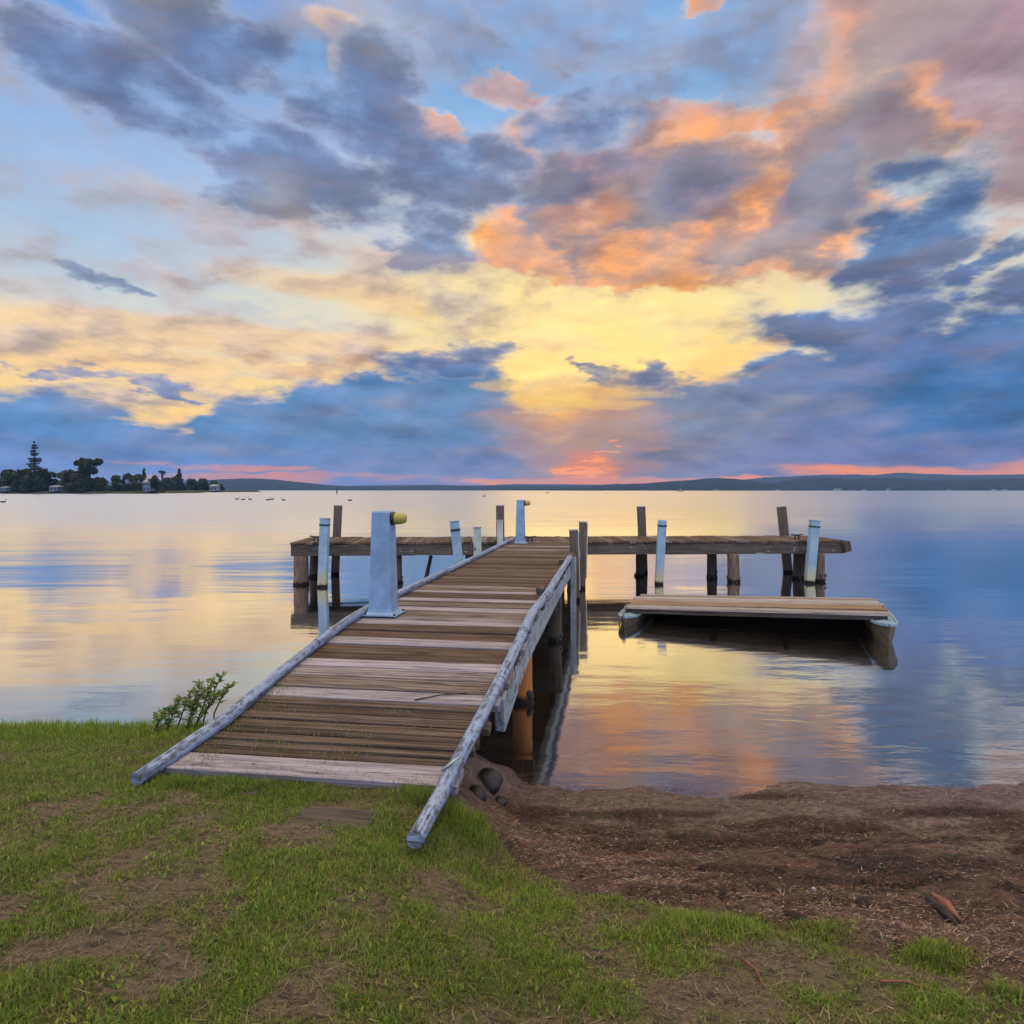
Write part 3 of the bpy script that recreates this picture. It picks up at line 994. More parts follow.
lz = lambda t, s=0: deck_z(t) + 0.036
pts = [dp(-0.16, -HW - 0.13, 0.665)] + [dp(q, -HW - 0.005, lz(q)) for q in (0.5, 1.2, 1.95)]
kerb(pts, [0.044, 0.045, 0.043, 0.041])
pts = [dp(q, -HW + 0.0, lz(q) + 0.002) for q in (1.9, 2.6, 3.2, 4.5, 6.4)]
kerb(pts, [0.041, 0.041, 0.041, 0.042, 0.042])
pts = [dp(q, -HW + 0.012, lz(q)) for q in (6.42, 9.0, 11.0, 13.4)]
kerb(pts, [0.042, 0.042, 0.042, 0.042])
pts = [at(415, 3.12, 840), at(440, 3.62, 796), at(460, 4.0, 757), at(480, 4.42, 719), at(495, 4.86, 690), at(507, 5.26, 667), at(516, 5.7, 648), at(523.5, 6.12, 631)]
kerb(pts, [0.040, 0.042, 0.043, 0.043, 0.043, 0.043, 0.043, 0.043])
pts = [at(523, 6.08, 632), at(527.5, 6.4, 622.5), at(533, 6.85, 612), at(548, 8.05, 593), at(558, 9.6, 576), at(570, 12.4, 557)]
kerb(pts, [0.044, 0.044, 0.044, 0.045, 0.046, 0.047])

# packing blocks and a spike on the right kerb
for tq in (4.6, 8.0):
    mb = MB()
    mb.box(dp(tq, HW - 0.09, 1.075), (DV, PV, UPV), (0.10, 0.045, 0.045), 0.012, rnd=rd)
    mb.build('kerb_block', M['fascia'], jetty, bevel=0.005)
mb = MB()
mb.log([dp(0.05, HW - 0.16, 0.735), dp(0.12, HW - 0.06, 0.80)], [0.008, 0.007], 6)
mb.build('kerb_spike', M['galv'], jetty)


def pile(p, r, top, mat, lean=(0, 0), bottom=-1.4, name='pile', collar=True, seg=12, wob=0.07):
    """driven timber pile standing in the water, p at water level"""
    mb = MB()
    p = Vector(p)
    b = Vector((p.x - lean[0] * 0.9, p.y - lean[1] * 0.9, bottom))
    tp = Vector((p.x + lean[0] * top, p.y + lean[1] * top, top))
    mid = Vector((p.x, p.y, 0.02))
    rr = random.Random(int(p.x * 977 + p.y * 131))
    mb.log([b, mid, mid.lerp(tp, 0.2), mid.lerp(tp, 0.6), tp], [r * 1.12, r * 1.1, r * 1.02, r, r * 0.97], seg, wob, sub=2, rnd=rr)
    o = mb.build(name, M[mat], jetty)
    if collar:
        mb = MB()
        for q in range(7):
            an = rr.uniform(0, 6.28)
            mb.ball((p.x + math.cos(an) * r, p.y + math.sin(an) * r, rr.uniform(-0.02, 0.16)), (rr.uniform(.025, .05), rr.uniform(.025, .05), rr.uniform(.03, .07)), 6, 4)
        c = mb.build('oyster_crust', M['rock'], o)
        c['kind'] = 'stuff'
    return o


# piles of the walkway
o = pile((0.115, 7.45, 0), 0.105, 0.90, 'pile_rust', seg=16, wob=0.02)
o['label'] = 'painted pile stained orange above the water'
for Yp, s in ((7.6, -0.6), (10.4, 0.78), (10.5, -0.6), (13.2, -0.6), (15.6, 0.7), (15.7, -0.6)):
    q = dp(t_of(Yp, s), s)
    pile((q.x, q.y, 0), 0.10, 0.95, 'pile')
for tq in (3.7, 6.6, 9.4, 11.9):
    mb = MB()
    mb.beam(dp(tq, -HW + 0.0, 0.66), dp(tq, HW - 0.06, 0.66), 0.14, 0.2, jit=0.006)
    mb.build('cross_beam', M['beam'], jetty, bevel=0.008)
# short white leg at the end of the right kerb
mb = MB()
q = dp(8.72, HW + 0.06)
mb.beam((q.x, q.y, -0.6), (q.x, q.y, 1.08), 0.10, 0.10, up=DV, jit=0.004)
mb.build('leg', M['string'], jetty, bevel=0.008)

# cross platform
FL, FR = Vector((-5.36, 16.5, 0)), Vector((8.38, 17.18, 0))
CX = (FR - FL).normalized()
CY = Vector((-CX.y, CX.x, 0))
CL = (FR - FL).length
CD = 1.85
CZ = 1.03


def cp(a, b, z):
    p = FL + CX * a + CY * b
    p.z = z
    return p


mb = MB()
a = 0.0
while a < CL:
    w = rd.uniform(0.14, 0.21)
    w = min(w, CL - a + 0.01)
    dz = rd.uniform(-0.008, 0.008)
    mb.box(cp(a + w / 2, CD / 2 + rd.uniform(-0.02, 0.02), CZ - 0.025 + dz), (CY, CX, UPV), (CD / 2 + 0.03 + rd.uniform(-0.03, 0.03), w / 2 - 0.006, 0.025), 0.004, rnd=rd)
    a += w
mb.build('platform_deck', M['deck'], jetty, bevel=0.005)
# front and back beams in lengths, slightly out of line
for b, nm in ((0.06, 'front_fascia'), (CD - 0.06, 'back_beam')):
    mb = MB()
    cuts = [0.0, 3.0, 5.55, 9.2, CL]
    for c0, c1 in zip(cuts[:-1], cuts[1:]):
        j = rd.uniform(-0.012, 0.012)
        mb.beam(cp(c0 + 0.004, b + j, CZ - 0.19 + j * 0.6), cp(c1 - 0.004, b + j, CZ - 0.19 - j * 0.5), 0.11, 0.275, jit=0.006)
    mb.build(nm, M['fascia' if b < 1 else 'beam'], jetty, bevel=0.008)
mb = MB()
mb.beam(cp(0.06, 0.13, CZ - 0.19), cp(0.06, CD - 0.13, CZ - 0.19), 0.1, 0.25)
mb.build('end_beam', M['fascia'], jetty, bevel=0.008)
mb = MB()
mb.beam(cp(CL - 0.06, 0.13, CZ - 0.19), cp(CL - 0.06, CD - 0.13, CZ - 0.19), 0.1, 0.25)
mb.build('end_beam', M['fascia'], jetty, bevel=0.008)
mb = MB()
mb.beam(at(843, 17.1, z=0.86), at(849, 17.15, z=0.90), 0.16, 0.26)
mb.build('end_block', M['beam'], jetty, bevel=0.01)

for px, Yp, r, mat, top, ln in ((301, 16.62, 0.17, 'pile_brown', 0.70, 0.0), (314, 18.0, 0.12, 'pile', 0.72, 0.02), (398, 16.9, 0.10, 'pile', 0.72, 0.0),
                               (712, 17.9, 0.13, 'pile', 0.72, 0.0), (734, 17.1, 0.15, 'pile_brown', 0.72, -0.03), (799, 17.7, 0.15, 'pile', 0.72, 0.02), (820, 17.15, 0.12, 'pile_brown', 0.72, 0.0),
                               (560, 18.1, 0.12, 'pile', 0.72, 0.0), (470, 18.2, 0.12, 'pile', 0.72, 0.0), (640, 18.2, 0.11, 'pile', 0.72, 0.0)):
    q = at(px, Yp, z=0)
    pile(q, r, top, mat, (ln, 0))
mb = MB()
mb.log([at(424, 17.7, z=-0.5), at(426, 17.6, z=0.0), at(431, 17.4, z=0.62)], [0.05, 0.05, 0.045], 8, rnd=rd, sub=3)
tag(mb.build('broken_stake', M['pile']), 'thin dark leaning stake in the water under the left half of the platform', 'stake')


# ------------------------------------------------------------------ mooring posts
def post(px_top, py_top, px_bot, Yp, w, mat, label, z_bot_vis=0.0, half=None, cap=True, rz=0.0, tilt_y=0.0, rnd_=random.Random(3)):
    """a square post driven beside the jetty: top seen at (px_top, py_top), px_bot at the waterline"""
    tp = at(px_top, Yp, py_top)
    bt = at(px_bot, Yp, z=z_bot_vis)
    root = tag(empty('mooring_post', (bt.x, bt.y, 0.0)), label, 'post', 'mooring posts round the jetty')
    d = (tp - bt).normalized()
    lo = bt - d * 1.3
    mb = MB()
    rx = Vector((math.cos(rz), math.sin(rz), 0))
    s = (rx - d * rx.dot(d)).normalized()
    u = s.cross(d).normalized()
    n = 5
    for_ = MB()
    L = (tp - lo).length
    for_.box((tp + lo) / 2, (d, s, u), (L / 2, w / 2, w / 2), 0.006, rnd=rnd_)
    for_.build('shaft', M[mat], root, bevel=0.012)
    if half:
        h = MB()
        e0, e1 = bt + d * 0.24, tp - d * 0.02
        h.box((e0 + e1) / 2 + s * (w / 2 + 0.012), (d, u, s), ((e1 - e0).length / 2, w / 2 - 0.01, 0.011), 0.003, rnd=rnd_)
        h.build('rubbing_strip', M[half], root, bevel=0.004)
    if cap:
        c = MB()
        c.box(tp + d * 0.012, (s, u, d), (w / 2 + 0.008, w / 2 + 0.008, 0.012), 0.002, rnd=rnd_)
        c.build('cap', M['galv'], root, bevel=0.004)
    if mat == 'post_white':
        c = MB()
        c.box(tp - d * 0.14, (s, u, d), (w / 2 + 0.006, w / 2 + 0.006, 0.02), 0.001, rnd=rnd_)
        c.build('band', M['black'], root)
    return root


post(325.0, 519, 322.5, 16.2, 0.20, 'post_white', 'pale blue painted post standing in front of the left end of the platform')
post(338.0, 506, 335.0, 18.55, 0.22, 'post_brown', 'tall bare brown post rising behind the left end of the platform', rz=0.2)
post(454.5, 522, 465.0, 12.05, 0.15, 'post_white', 'pale painted post leaning left over the left kerb of the walkway')
post(477.0, 528, 478.5, 13.3, 0.14, 'post_half', 'short grey green post upright beside the left kerb, right of the leaning post', rz=0.15)
post(500.0, 506, 501.0, 16.3, 0.175, 'post_brown', 'tall dark post on the left of the walkway just before the far pedestal', rz=0.15)
post(500.0, 521, 500.5, 15.85, 0.13, 'post_half', 'short pale topped post directly in front of a taller dark post near the far pedestal', rz=0.15)
post(573.5, 530.5, 575.5, 14.1, 0.15, 'post_brown', 'two tone post on the right of the walkway where the right kerb ends', half='post_half', rz=0.15)
post(583.0, 522.5, 581.5, 15.9, 0.16, 'post_brown', 'taller two tone post at the inner corner of walkway and right platform', half='post_half', rz=0.15)
post(641.0, 507, 643.5, 18.95, 0.22, 'post_brown', 'brown post behind the right platform, third of its length from the walkway', rz=-0.1)
post(662.5, 520, 659.0, 16.6, 0.19, 'post_white', 'pale painted post in front of the right platform, leaning slightly right', cap=False, rz=-0.05)
post(781.5, 507, 788.0, 19.05, 0.22, 'post_brown', 'brown post leaning left behind the far right end of the platform', rz=-0.2)
post(815.0, 521, 809.5, 16.85, 0.21, 'post_white', 'pale painted post leaning right in front of the right end of the platform', rz=-0.1)


# ------------------------------------------------------------------ power pedestals
def pedestal(base, w0, w1, h, label, rz):
    root = tag(empty('pedestal', base, rz), label, 'pedestal', 'service pedestals on the jetty')
    M4 = Matrix.Translation(base) @ Matrix.Rotation(rz, 4, 'Z')
    ax = [(M4.to_3x3() @ Vector(v)).normalized() for v in ((0, 0, 1), (1, 0, 0), (0, 1, 0))]
    P = lambda x, y, z: M4 @ Vector((x, y, z))
    b = MB()
    # tapered hollow look: four sides with a shallow top
    lv = []
    for z, w in ((0.012, w0), (h - 0.012, w1), (h, w1 - 0.02)):
        lv.append([P(sx_ * w / 2, sy_ * w / 2, z) for sx_, sy_ in ((-1, -1), (1, -1), (1, 1), (-1, 1))])
    for q0, q1 in zip(lv[:-1], lv[1:]):
        for i in range(4):
            j = (i + 1) % 4
            b.poly([q0[i], q0[j], q1[j], q1[i]])
    b.poly(lv[-1])
    b.build('column', M['pedestal'], root, bevel=0.006)
    b = MB()
    b.box(P(0.01, 0, 0.006), (ax[1], ax[2], ax[0]), (w0 / 2 + 0.055, w0 / 2 + 0.05, 0.006))
    for q0, q1 in zip(((w0 / 2 + 0.001, 0.07), (w0 / 2 + 0.008, 0.035)), ((w0 / 2 + 0.008, 0.035), (w0 / 2 + 0.034, 0.0125))):
        lo_ = [P(sx_ * q1[0], sy_ * q1[0], q1[1]) for sx_, sy_ in ((-1, -1), (1, -1), (1, 1), (-1, 1))]
        hi_ = [P(sx_ * q0[0], sy_ * q0[0], q0[1]) for sx_, sy_ in ((-1, -1), (1, -1), (1, 1), (-1, 1))]
        for i in range(4):
            jn = (i + 1) % 4
            b.poly([lo_[i], lo_[jn], hi_[jn], hi_[i]])
    # welded foot flare
    for i, (sx_, sy_) in enumerate(((1, 0), (-1, 0), (0, 1), (0, -1))):
        c = P(sx_ * (w0 / 2 + 0.004), sy_ * (w0 / 2 + 0.004), 0.022)
        b.box(c, (ax[2] if sx_ else ax[1], ax[1] if sx_ else ax[2], ax[0]), (w0 / 2, 0.006, 0.008))
    b.build('base_plate', M['pedestal'], root, bevel=0.002)
    for sx_ in (-1, 1):
        for sy_ in (-1, 1):
            b = MB()
            p = P(0.01 + sx_ * (w0 / 2 + 0.035), sy_ * (w0 / 2 + 0.03), 0.012)
            b.log([p, p + Vector((0, 0, 0.014))], [0.013, 0.012], 6, 0.0)
            b.build('bolt', M['black'], root)
    # lamp on the right hand face
    x = ax[1]
    c0 = P(w1 / 2, -w1 * 0.12, h - 0.075)
    b = MB()
    b.log([c0, c0 + x * 0.035], [0.068, 0.064], 16, 0.0)
    lm = b.build('lamp_holder', M['black'], root)
    b = MB()
    b.log([c0 + x * 0.036, c0 + x * 0.05, c0 + x * 0.10, c0 + x * 0.145, c0 + x * 0.155], [0.058, 0.062, 0.058, 0.045, 0.03], 16, 0.02)
    b.build('lamp_lens', M['lamp_glass'], root)
    return root


RZ = -math.atan2(0.15, 1)
q = dp(t_of(6.98, -0.72), -0.72)
pedestal(Vector((at(383.5, 6.98, z=0).x, 6.98, deck_z(3.1) + 0.005)), 0.235, 0.185, 1.05, 'pale blue enamelled square pedestal with yellow lamp nearest on the left of the walkway', RZ)
pedestal(Vector((at(520.5, 16.25, z=0).x, 16.25, CZ + 0.005)), 0.215, 0.17, 1.03, 'far small pale pedestal at the end of the walkway by the platform', RZ)


# cleats on the far platform
def cleat(p, rz, label):
    root = tag(empty('mooring_cleat', p, rz), label, 'cleat', 'mooring cleats on the platform')
    d = Vector((math.cos(rz), math.sin(rz), 0))
    b = MB()
    b.log([p - d * 0.16 + Vector((0, 0, 0.12)), p + Vector((0, 0, 0.095)), p + d * 0.16 + Vector((0, 0, 0.12))], [0.014, 0.022, 0.014], 8, 0.0, sub=3)
    b.build('horn', M['black'], root)
    for s in (-0.05, 0.05):
        b = MB()
        b.log([p + d * s, p + d * s + Vector((0, 0, 0.1))], [0.022, 0.016], 8, 0.0)
        b.build('stem', M['black'], root)


cleat(at(316, 17.0, z=CZ + 0.005), 0.05, 'black horn cleat on the left end of the platform')
cleat(at(530, 16.9, z=CZ + 0.005), 0.05, 'black horn cleat beside the far pedestal')
cleat(at(797, 17.6, z=CZ + 0.005), 0.05, 'black horn cleat on the right end of the platform')

# ------------------------------------------------------------------ pontoon
LB = Vector((1.80, 11.55, 0))
RB = Vector((5.64, 10.05, 0))
U = (RB - LB).normalized()
V = Vector((-U.y, U.x, 0))
pl = (RB - LB).length
pont = tag(empty('pontoon', (LB + RB) / 2 + V * 1.1), 'low floating pontoon with weathered planks on two pale pointed floats, right of the jetty', 'pontoon')


def pz(a):
    return 0.265 + (a / pl) * 0.155


def pp(a, b, dz=0.0):
    p = LB + U * a + V * b
    p.z = pz(a) + dz
    return p


PU = (pp(1, 0) - pp(0, 0)).normalized()
PN = V.cross(PU) * -1
mb = MB()
b = 0.30
k = 0
while b < 1.76:
    w = rd.uniform(0.19, 0.25)
    a0, a1 = 0.02 + rd.uniform(-0.06, 0.08) , pl - 0.02 + rd.uniform(-0.06, 0.05)
    mb.box(pp((a0 + a1) / 2, b + w / 2, rd.uniform(-0.006, 0.01)), (PU, V, PN), ((a1 - a0) / 2, w / 2 - rd.uniform(0.006, 0.016), 0.022), 0.012, rnd=rd)
    b += w
    k += 1
mb.build('plank_deck', M['pontoon_deck'], pont, bevel=0.006)
for a in (0.12, pl * 0.36, pl * 0.64, pl - 0.12):
    mb = MB()
    mb.beam(pp(a, 0.36, -0.07), pp(a, 1.78, -0.07), 0.08, 0.09)
    mb.build('bearer', M['under_shade'], pont, bevel=0.005)
mb = MB()
mb.beam(pp(0.05, 0.37, -0.065), pp(pl - 0.05, 0.37, -0.065), 0.05, 0.085)
mb.build('edge_beam', M['beam'], pont, bevel=0.005)
mb = MB()
mb.beam(pp(0.1, 1.80, -0.27), pp(pl - 0.1, 1.80, -0.27), 0.04, 0.52)  # added board closing off the bright gap, so the underside stays dark
mb.build('back_board', M['under_shade'], pont, bevel=0.005)


def hull(a, label):
    """one float: a pointed bow toward the viewer, square stern, floating with its deck just under the planks"""
    L = 2.15
    root_z = pz(a) - 0.125
    b = MB()
    sec = [(-0.17, 0.004, 0.07), (-0.08, 0.05, 0.055), (0.06, 0.105, 0.035), (0.25, 0.15, 0.015), (0.6, 0.17, 0.0), (1.1, 0.175, -0.01), (1.8, 0.175, -0.01), (L, 0.14, 0.0)]
    rings = []
    for bq, hw_, rise in sec:
        top = root_z + rise * 0.55
        bot = -0.22 + rise * 1.6
        ring = []
        for sx_, zf in ((-1, 1.0), (-0.88, 0.62), (-0.5, 0.2), (0, 0.0), (0.5, 0.2), (0.88, 0.62), (1, 1.0)):
            p = LB + U * (a + sx_ * hw_) + V * (bq + (0.16 * (1 - zf) ** 1.5 if bq < 0.3 else 0))
            p.z = bot + (top - bot) * zf
            ring.append(p)
        rings.append(ring)
    for r0, r1 in zip(rings[:-1], rings[1:]):
        for i in range(6):
            b.poly([r0[i], r0[i + 1], r1[i + 1], r1[i]], 0, False)
    b.poly(rings[0][::-1])
    b.poly(rings[-1])
    ho = b.build('float', M['hull_side'], pont)
    d = MB()
    for r0, r1 in zip(rings[:-1], rings[1:]):
        mid0, mid1 = (r0[0] + r0[-1]) / 2 + Vector((0, 0, 0.03)), (r1[0] + r1[-1]) / 2 + Vector((0, 0, 0.03))
        e = Vector((0, 0, 0.003))
        d.poly([r0[0] + e, mid0, mid1, r1[0] + e], 0, True)
        d.poly([mid0, r0[-1] + e, r1[-1] + e, mid1], 0, True)
        for i, sgn in ((0, -1), (6, 1)):
            g0, g1 = r0[i] + U * (0.012 * sgn), r1[i] + U * (0.012 * sgn)
            d.beam(g0, g1, 0.03, 0.035)
    dk = d.build('float_deck', M['hull'], pont)
    return rings[0]


ra = hull(0.12, 'left')
rb = hull(pl - 0.10, 'right')
mb = MB()
q = (ra[0] + ra[-1]) / 2
mb.log([pp(0.05, 0.5, 0.02), q + V * 0.12 + Vector((0, 0, 0.06)), q + V * -0.02 + Vector((0, 0, 0.035)), q - V * 0.03 - U * 0.06 - Vector((0, 0, 0.08)), q - V * 0.02 - U * 0.05 + Vector((0, 0, -0.22)), q - U * 0.02 + Vector((0, 0, -0.42))], [0.011] * 6, 6, 0.0, sub=4)
mb.build('mooring_rope', M['rope'], pont)

# ------------------------------------------------------------------ grass
def blades(name, x, y, z, h, w, lean, tint, mat, kind='stuff', phi=None, rng=None, parent=None, curl=1.0, flat=None):
    rng = rng or RNG
    n = len(x)
    phi = rng.uniform(0, 2 * np.pi, n) if phi is None else phi
    sx_, sy_ = -np.sin(phi), np.cos(phi)
    lx, ly = np.cos(phi) * lean, np.sin(phi) * lean
    v = np.zeros((n, 5, 3), np.float32)
    for k, (s, f) in enumerate(((-1, 0), (1, 0), (-0.75, 0.5), (0.75, 0.5), (0, 1.0))):
        b = f * f * curl + f * (1 - curl)
        v[:, k, 0] = x + sx_ * w * s * 0.5 + lx * h * b
        v[:, k, 1] = y + sy_ * w * s * 0.5 + ly * h * b
        v[:, k, 2] = z + h * f * np.sqrt(np.clip(1 - np.minimum(lean, 0.97) ** 2 * f, 0.03, 1))
    if flat is not None:
        for k, f in enumerate((0, 0, 0.5, 0.5, 1.0)):
            v[:, k, 2] = z + flat * f * h
    i = np.arange(n)[:, None] * 5
    quads = np.concatenate([i + 0, i + 1, i + 3, i + 2], 1)
    tris = np.concatenate([i + 2, i + 3, i + 4], 1)
    c = np.repeat(tint[:, None, :], 5, 1).reshape(-1, tint.shape[1])
    return raw_mesh(name, v.reshape(-1, 3), [quads, tris], mat, kind, {'tint': c}, parent=parent)


def under_deck(x, y):
    s = (x - O0.x) * PV.x + (y - O0.y) * PV.y
    t = (x - O0.x) * DV.x + (y - O0.y) * DV.y
    return (np.abs(s) < HW + 0.02) & (t > 0.03)


GREEN = np.array([[0.125, 0.205, 0.020], [0.18, 0.25, 0.028], [0.25, 0.275, 0.045], [0.085, 0.155, 0.022]])
DRY = np.array([[0.26, 0.19, 0.10], [0.19, 0.13, 0.07], [0.32, 0.25, 0.15], [0.15, 0.11, 0.055]])


def scatter(n, x0, x1, y0, y1):
    # more of them where the lawn is near the viewer, in proportion to its size in view
    y = y0 * (y1 / y0) ** RNG.uniform(0, 1, n)
    x = RNG.uniform(-1, 1, n) * (1.0 * y + 0.9)
    return x, y


gx, gy = scatter(600000, 0, 0, 1.55, 5.7)
fx_ = RNG.uniform(-2.05, -0.2, 9000)
gx = np.concatenate([gx, fx_])
gy = np.concatenate([gy, 3.80 - 0.15 * (fx_ + 1.1) + RNG.normal(-0.06, 0.06, 9000)])
gm = grass_mask(gx, gy)
pt = fbm(gx * 3.4, gy * 3.4, 41, 4)
pt2 = fbm(gx * 8.5, gy * 8.5, 53, 3)
lush = sstep(0.32, 0.62, 0.62 * pt + 0.38 * pt2 + 0.16 * sstep(3.3, 4.6, gy) * sstep(-0.3, -1.0, gx) - 0.05 * sstep(0.0, 0.9, gx) - 0.03 * sstep(-2.5, 0.5, gx))
bankfoot = np.exp(-((gx + 0.25) / 0.28) ** 2 - ((gy - 3.75) / 0.38) ** 2)
lush = np.clip(lush + 0.9 * bankfoot, 0, 1)
keep = (RNG.uniform(0, 1, len(gx)) < gm * (0.30 + 0.70 * lush)) & ~under_deck(gx, gy)
gx, gy, lush, bf = gx[keep], gy[keep], lush[keep], bankfoot[keep]
gz = ground_z(gx, gy)
n = len(gx)
edge = sstep(4.6, 5.3, gy) * sstep(-0.8, -1.6, gx)
front = np.exp(-((gy - 3.80 - 0.15 * (-1.1 - gx)) / 0.10) ** 2) * (gx > -2.1) * (gx < -0.2)
h = (0.012 + 0.030 * front + 0.023 * lush * RNG.uniform(0.5, 1.3, n) + 0.055 * edge * RNG.uniform(0.3, 1.2, n) + 0.055 * bf * RNG.uniform(0.3, 1.2, n))
w = RNG.uniform(0.0022, 0.0042, n) * (0.8 + 0.1 * gy)
lean = np.clip(RNG.normal(0.62, 0.28, n) - 0.25 * edge - 0.2 * bf, 0.05, 0.96)
isdry = RNG.uniform(0, 1, n) < (0.34 - 0.31 * lush)
tint = np.where(isdry[:, None], DRY[RNG.integers(0, 4, n)], GREEN[RNG.integers(0, 4, n)])
big = fbm(gx * 1.3, gy * 1.3, 61, 3)[:, None]
tint = tint * (0.75 + 0.5 * big) * RNG.uniform(0.75, 1.25, (n, 1))
tint = tint * np.where(isdry[:, None], 1.0, 1 + 0.25 * edge[:, None] + 0.15 * bf[:, None])
blades('grass', gx, gy, gz - 0.004, h, w, lean, tint, M['blade'])

# straw lying flat among the grass
sx_, sy_ = scatter(24000, 0, 0, 1.6, 5.2)
k = (RNG.uniform(0, 1, len(sx_)) < grass_mask(sx_, sy_)) & ~under_deck(sx_, sy_)
sx_, sy_ = sx_[k], sy_[k]
n = len(sx_)
blades('dry_thatch', sx_, sy_, ground_z(sx_, sy_) + 0.004, RNG.uniform(0.02, 0.07, n), RNG.uniform(0.002, 0.0035, n), np.full(n, 0.97), DRY[RNG.integers(0, 4, n)] * RNG.uniform(0.35, 0.9, (n, 1)), M['litter'], curl=0.15, flat=RNG.uniform(0.0, 0.4, n))

# clover and plantain in the turf: broad low leaves
wx_, wy_ = scatter(38000, 0, 0, 1.6, 5.0)
k = (RNG.uniform(0, 1, len(wx_)) < grass_mask(wx_, wy_) * sstep(0.50, 0.66, fbm(wx_ * 4.5, wy_ * 4.5, 97, 3))) & ~under_deck(wx_, wy_)
wx_, wy_ = wx_[k], wy_[k]
n = len(wx_)
blades('lawn_weeds', wx_, wy_, ground_z(wx_, wy_) + 0.004, RNG.uniform(0.012, 0.026, n), RNG.uniform(0.008, 0.014, n), RNG.uniform(0.6, 0.97, n), GREEN[RNG.integers(0, 4, n)] * RNG.uniform(0.6, 1.1, (n, 1)), M['blade'], curl=0.4)

# weeds growing through the lower boards
n = 1600
tt, ss = np.abs(RNG.normal(0, 0.32, n)) * 1.4, RNG.uniform(-HW, HW, n)
tt = np.concatenate([tt, RNG.uniform(0, 1.35, 700), RNG.normal(0.30, 0.05, 500)])
ss = np.concatenate([ss, -HW + np.abs(RNG.normal(0, 0.13, 700)), RNG.choice([-0.45, 0.1, 0.45, 0.7], 500) + RNG.normal(0, 0.07, 500)])
n = len(tt)
cl = fbm(tt * 3.0 + 5, ss * 2.2, 77, 3)
k = (cl > 0.47) | (tt < 0.10) | (np.abs(ss + HW - 0.1) < 0.10)
tt, ss = tt[k], ss[k]
px_ = O0.x + DV.x * tt + PV.x * ss
py_ = O0.y + DV.y * tt + PV.y * ss
pz_ = np.array([deck_z(q) for q in tt]) - 0.006
n = len(tt)
blades('deck_weeds', px_, py_, pz_, RNG.uniform(0.015, 0.05, n), RNG.uniform(0.0025, 0.004, n), RNG.uniform(0.3, 0.95, n), np.where(RNG.uniform(0, 1, (n, 1)) < 0.35, DRY[RNG.integers(0, 4, n)], GREEN[RNG.integers(0, 4, n)]), M['blade'])


def tuft(px, py, rx, ry, n, hmax, label, dry=0.1):
    """one clump of taller grass"""
    Yg = 3.0
    for _ in range(12):
        z = float(ground_z(np.array([(px - 512) * Yg / F]), np.array([Yg]))[0])
        Yg = F * (HC - z) / (py - HZ)
    xg = (px - 512) * Yg / F
    root = tag(empty('grass_tuft', (xg, Yg, z)), label, 'grass tuft', 'grass tufts on the dirt')
    x = xg + RNG.normal(0, rx, n)
    y = Yg + RNG.normal(0, ry, n)
    dd = np.exp(-(((x - xg) / rx) ** 2 + ((y - Yg) / ry) ** 2) * 0.3)
    c = GREEN[RNG.integers(0, 4, n)] * RNG.uniform(0.9, 1.35, (n, 1))
    c = np.where(RNG.uniform(0, 1, (n, 1)) < dry, DRY[RNG.integers(0, 4, n)], c)
    o = blades('leaf_blades', x, y, ground_z(x, y) - 0.004, hmax * dd * RNG.uniform(0.4, 1.1, n) + 0.012, RNG.uniform(0.003, 0.0045, n), RNG.uniform(0.15, 0.9, n), c, M['blade'], kind='stuff', parent=root)
    return root


tuft(935, 962, 0.085, 0.05, 1500, 0.075, 'bright green grass tuft alone on the dirt at the lower right')
tuft(1012, 998, 0.05, 0.05, 450, 0.08, 'yellow green grass tuft at the lower right corner of the dirt', 0.3)
tuft(700, 925, 0.19, 0.09, 2600, 0.06, 'wide green grass tuft at the dirt edge below the mulch', 0.12)
tuft(820, 935, 0.10, 0.05, 800, 0.05, 'low ragged grass tuft on the dirt edge right of the wide one', 0.2)

# ------------------------------------------------------------------ litter on the beach
n = 190000
y = RNG.uniform(2.0, 5.4, n)
x = RNG.uniform(-0.5, 4.6, n)
wrk = fbm(x * 1.5, y * 5.5, 29, 4)
dens = 0.22 + 0.9 * sstep(0.46, 0.62, wrk)
mulch = np.exp(-((y - np.interp(x, BX, BY) - 0.42) / 0.33) ** 2)
dens = np.clip(dens + 0.9 * mulch, 0, 1) * (1 - grass_mask(x, y) * 0.85) * sstep(5.5, 5.15, y + 0.3 * (fbm(x * 2.5, y * 3, 91, 3) - 0.5))
k = (RNG.uniform(0, 1, n) < dens) & (np.abs(x) < 1.0 * y + 0.8) & ~under_deck(x, y)
x, y, mulch = x[k], y[k], mulch[k]
n = len(x)
pal = 0.85 * np.array([[0.045, 0.028, 0.022], [0.03, 0.02, 0.017], [0.075, 0.042, 0.03], [0.14, 0.065, 0.042], [0.22, 0.13, 0.085], [0.34, 0.23, 0.15], [0.19, 0.08, 0.05], [0.42, 0.33, 0.25]])
pm = RNG.uniform(0, 1, n)
idx = np.where(RNG.uniform(0, 1, n) < 0.25 + 0.6 * mulch, RNG.integers(2, 8, n), RNG.integers(0, 4, n))
tint = pal[idx] * RNG.uniform(0.65, 1.25, (n, 1))
phi = np.where(RNG.uniform(0, 1, n) < 0.55, RNG.choice([0, np.pi], n) + RNG.normal(0, 0.45, n), RNG.uniform(0, 2 * np.pi, n))
ln = RNG.uniform(0.007, 0.034, n) * RNG.uniform(0.6, 1.6, n)
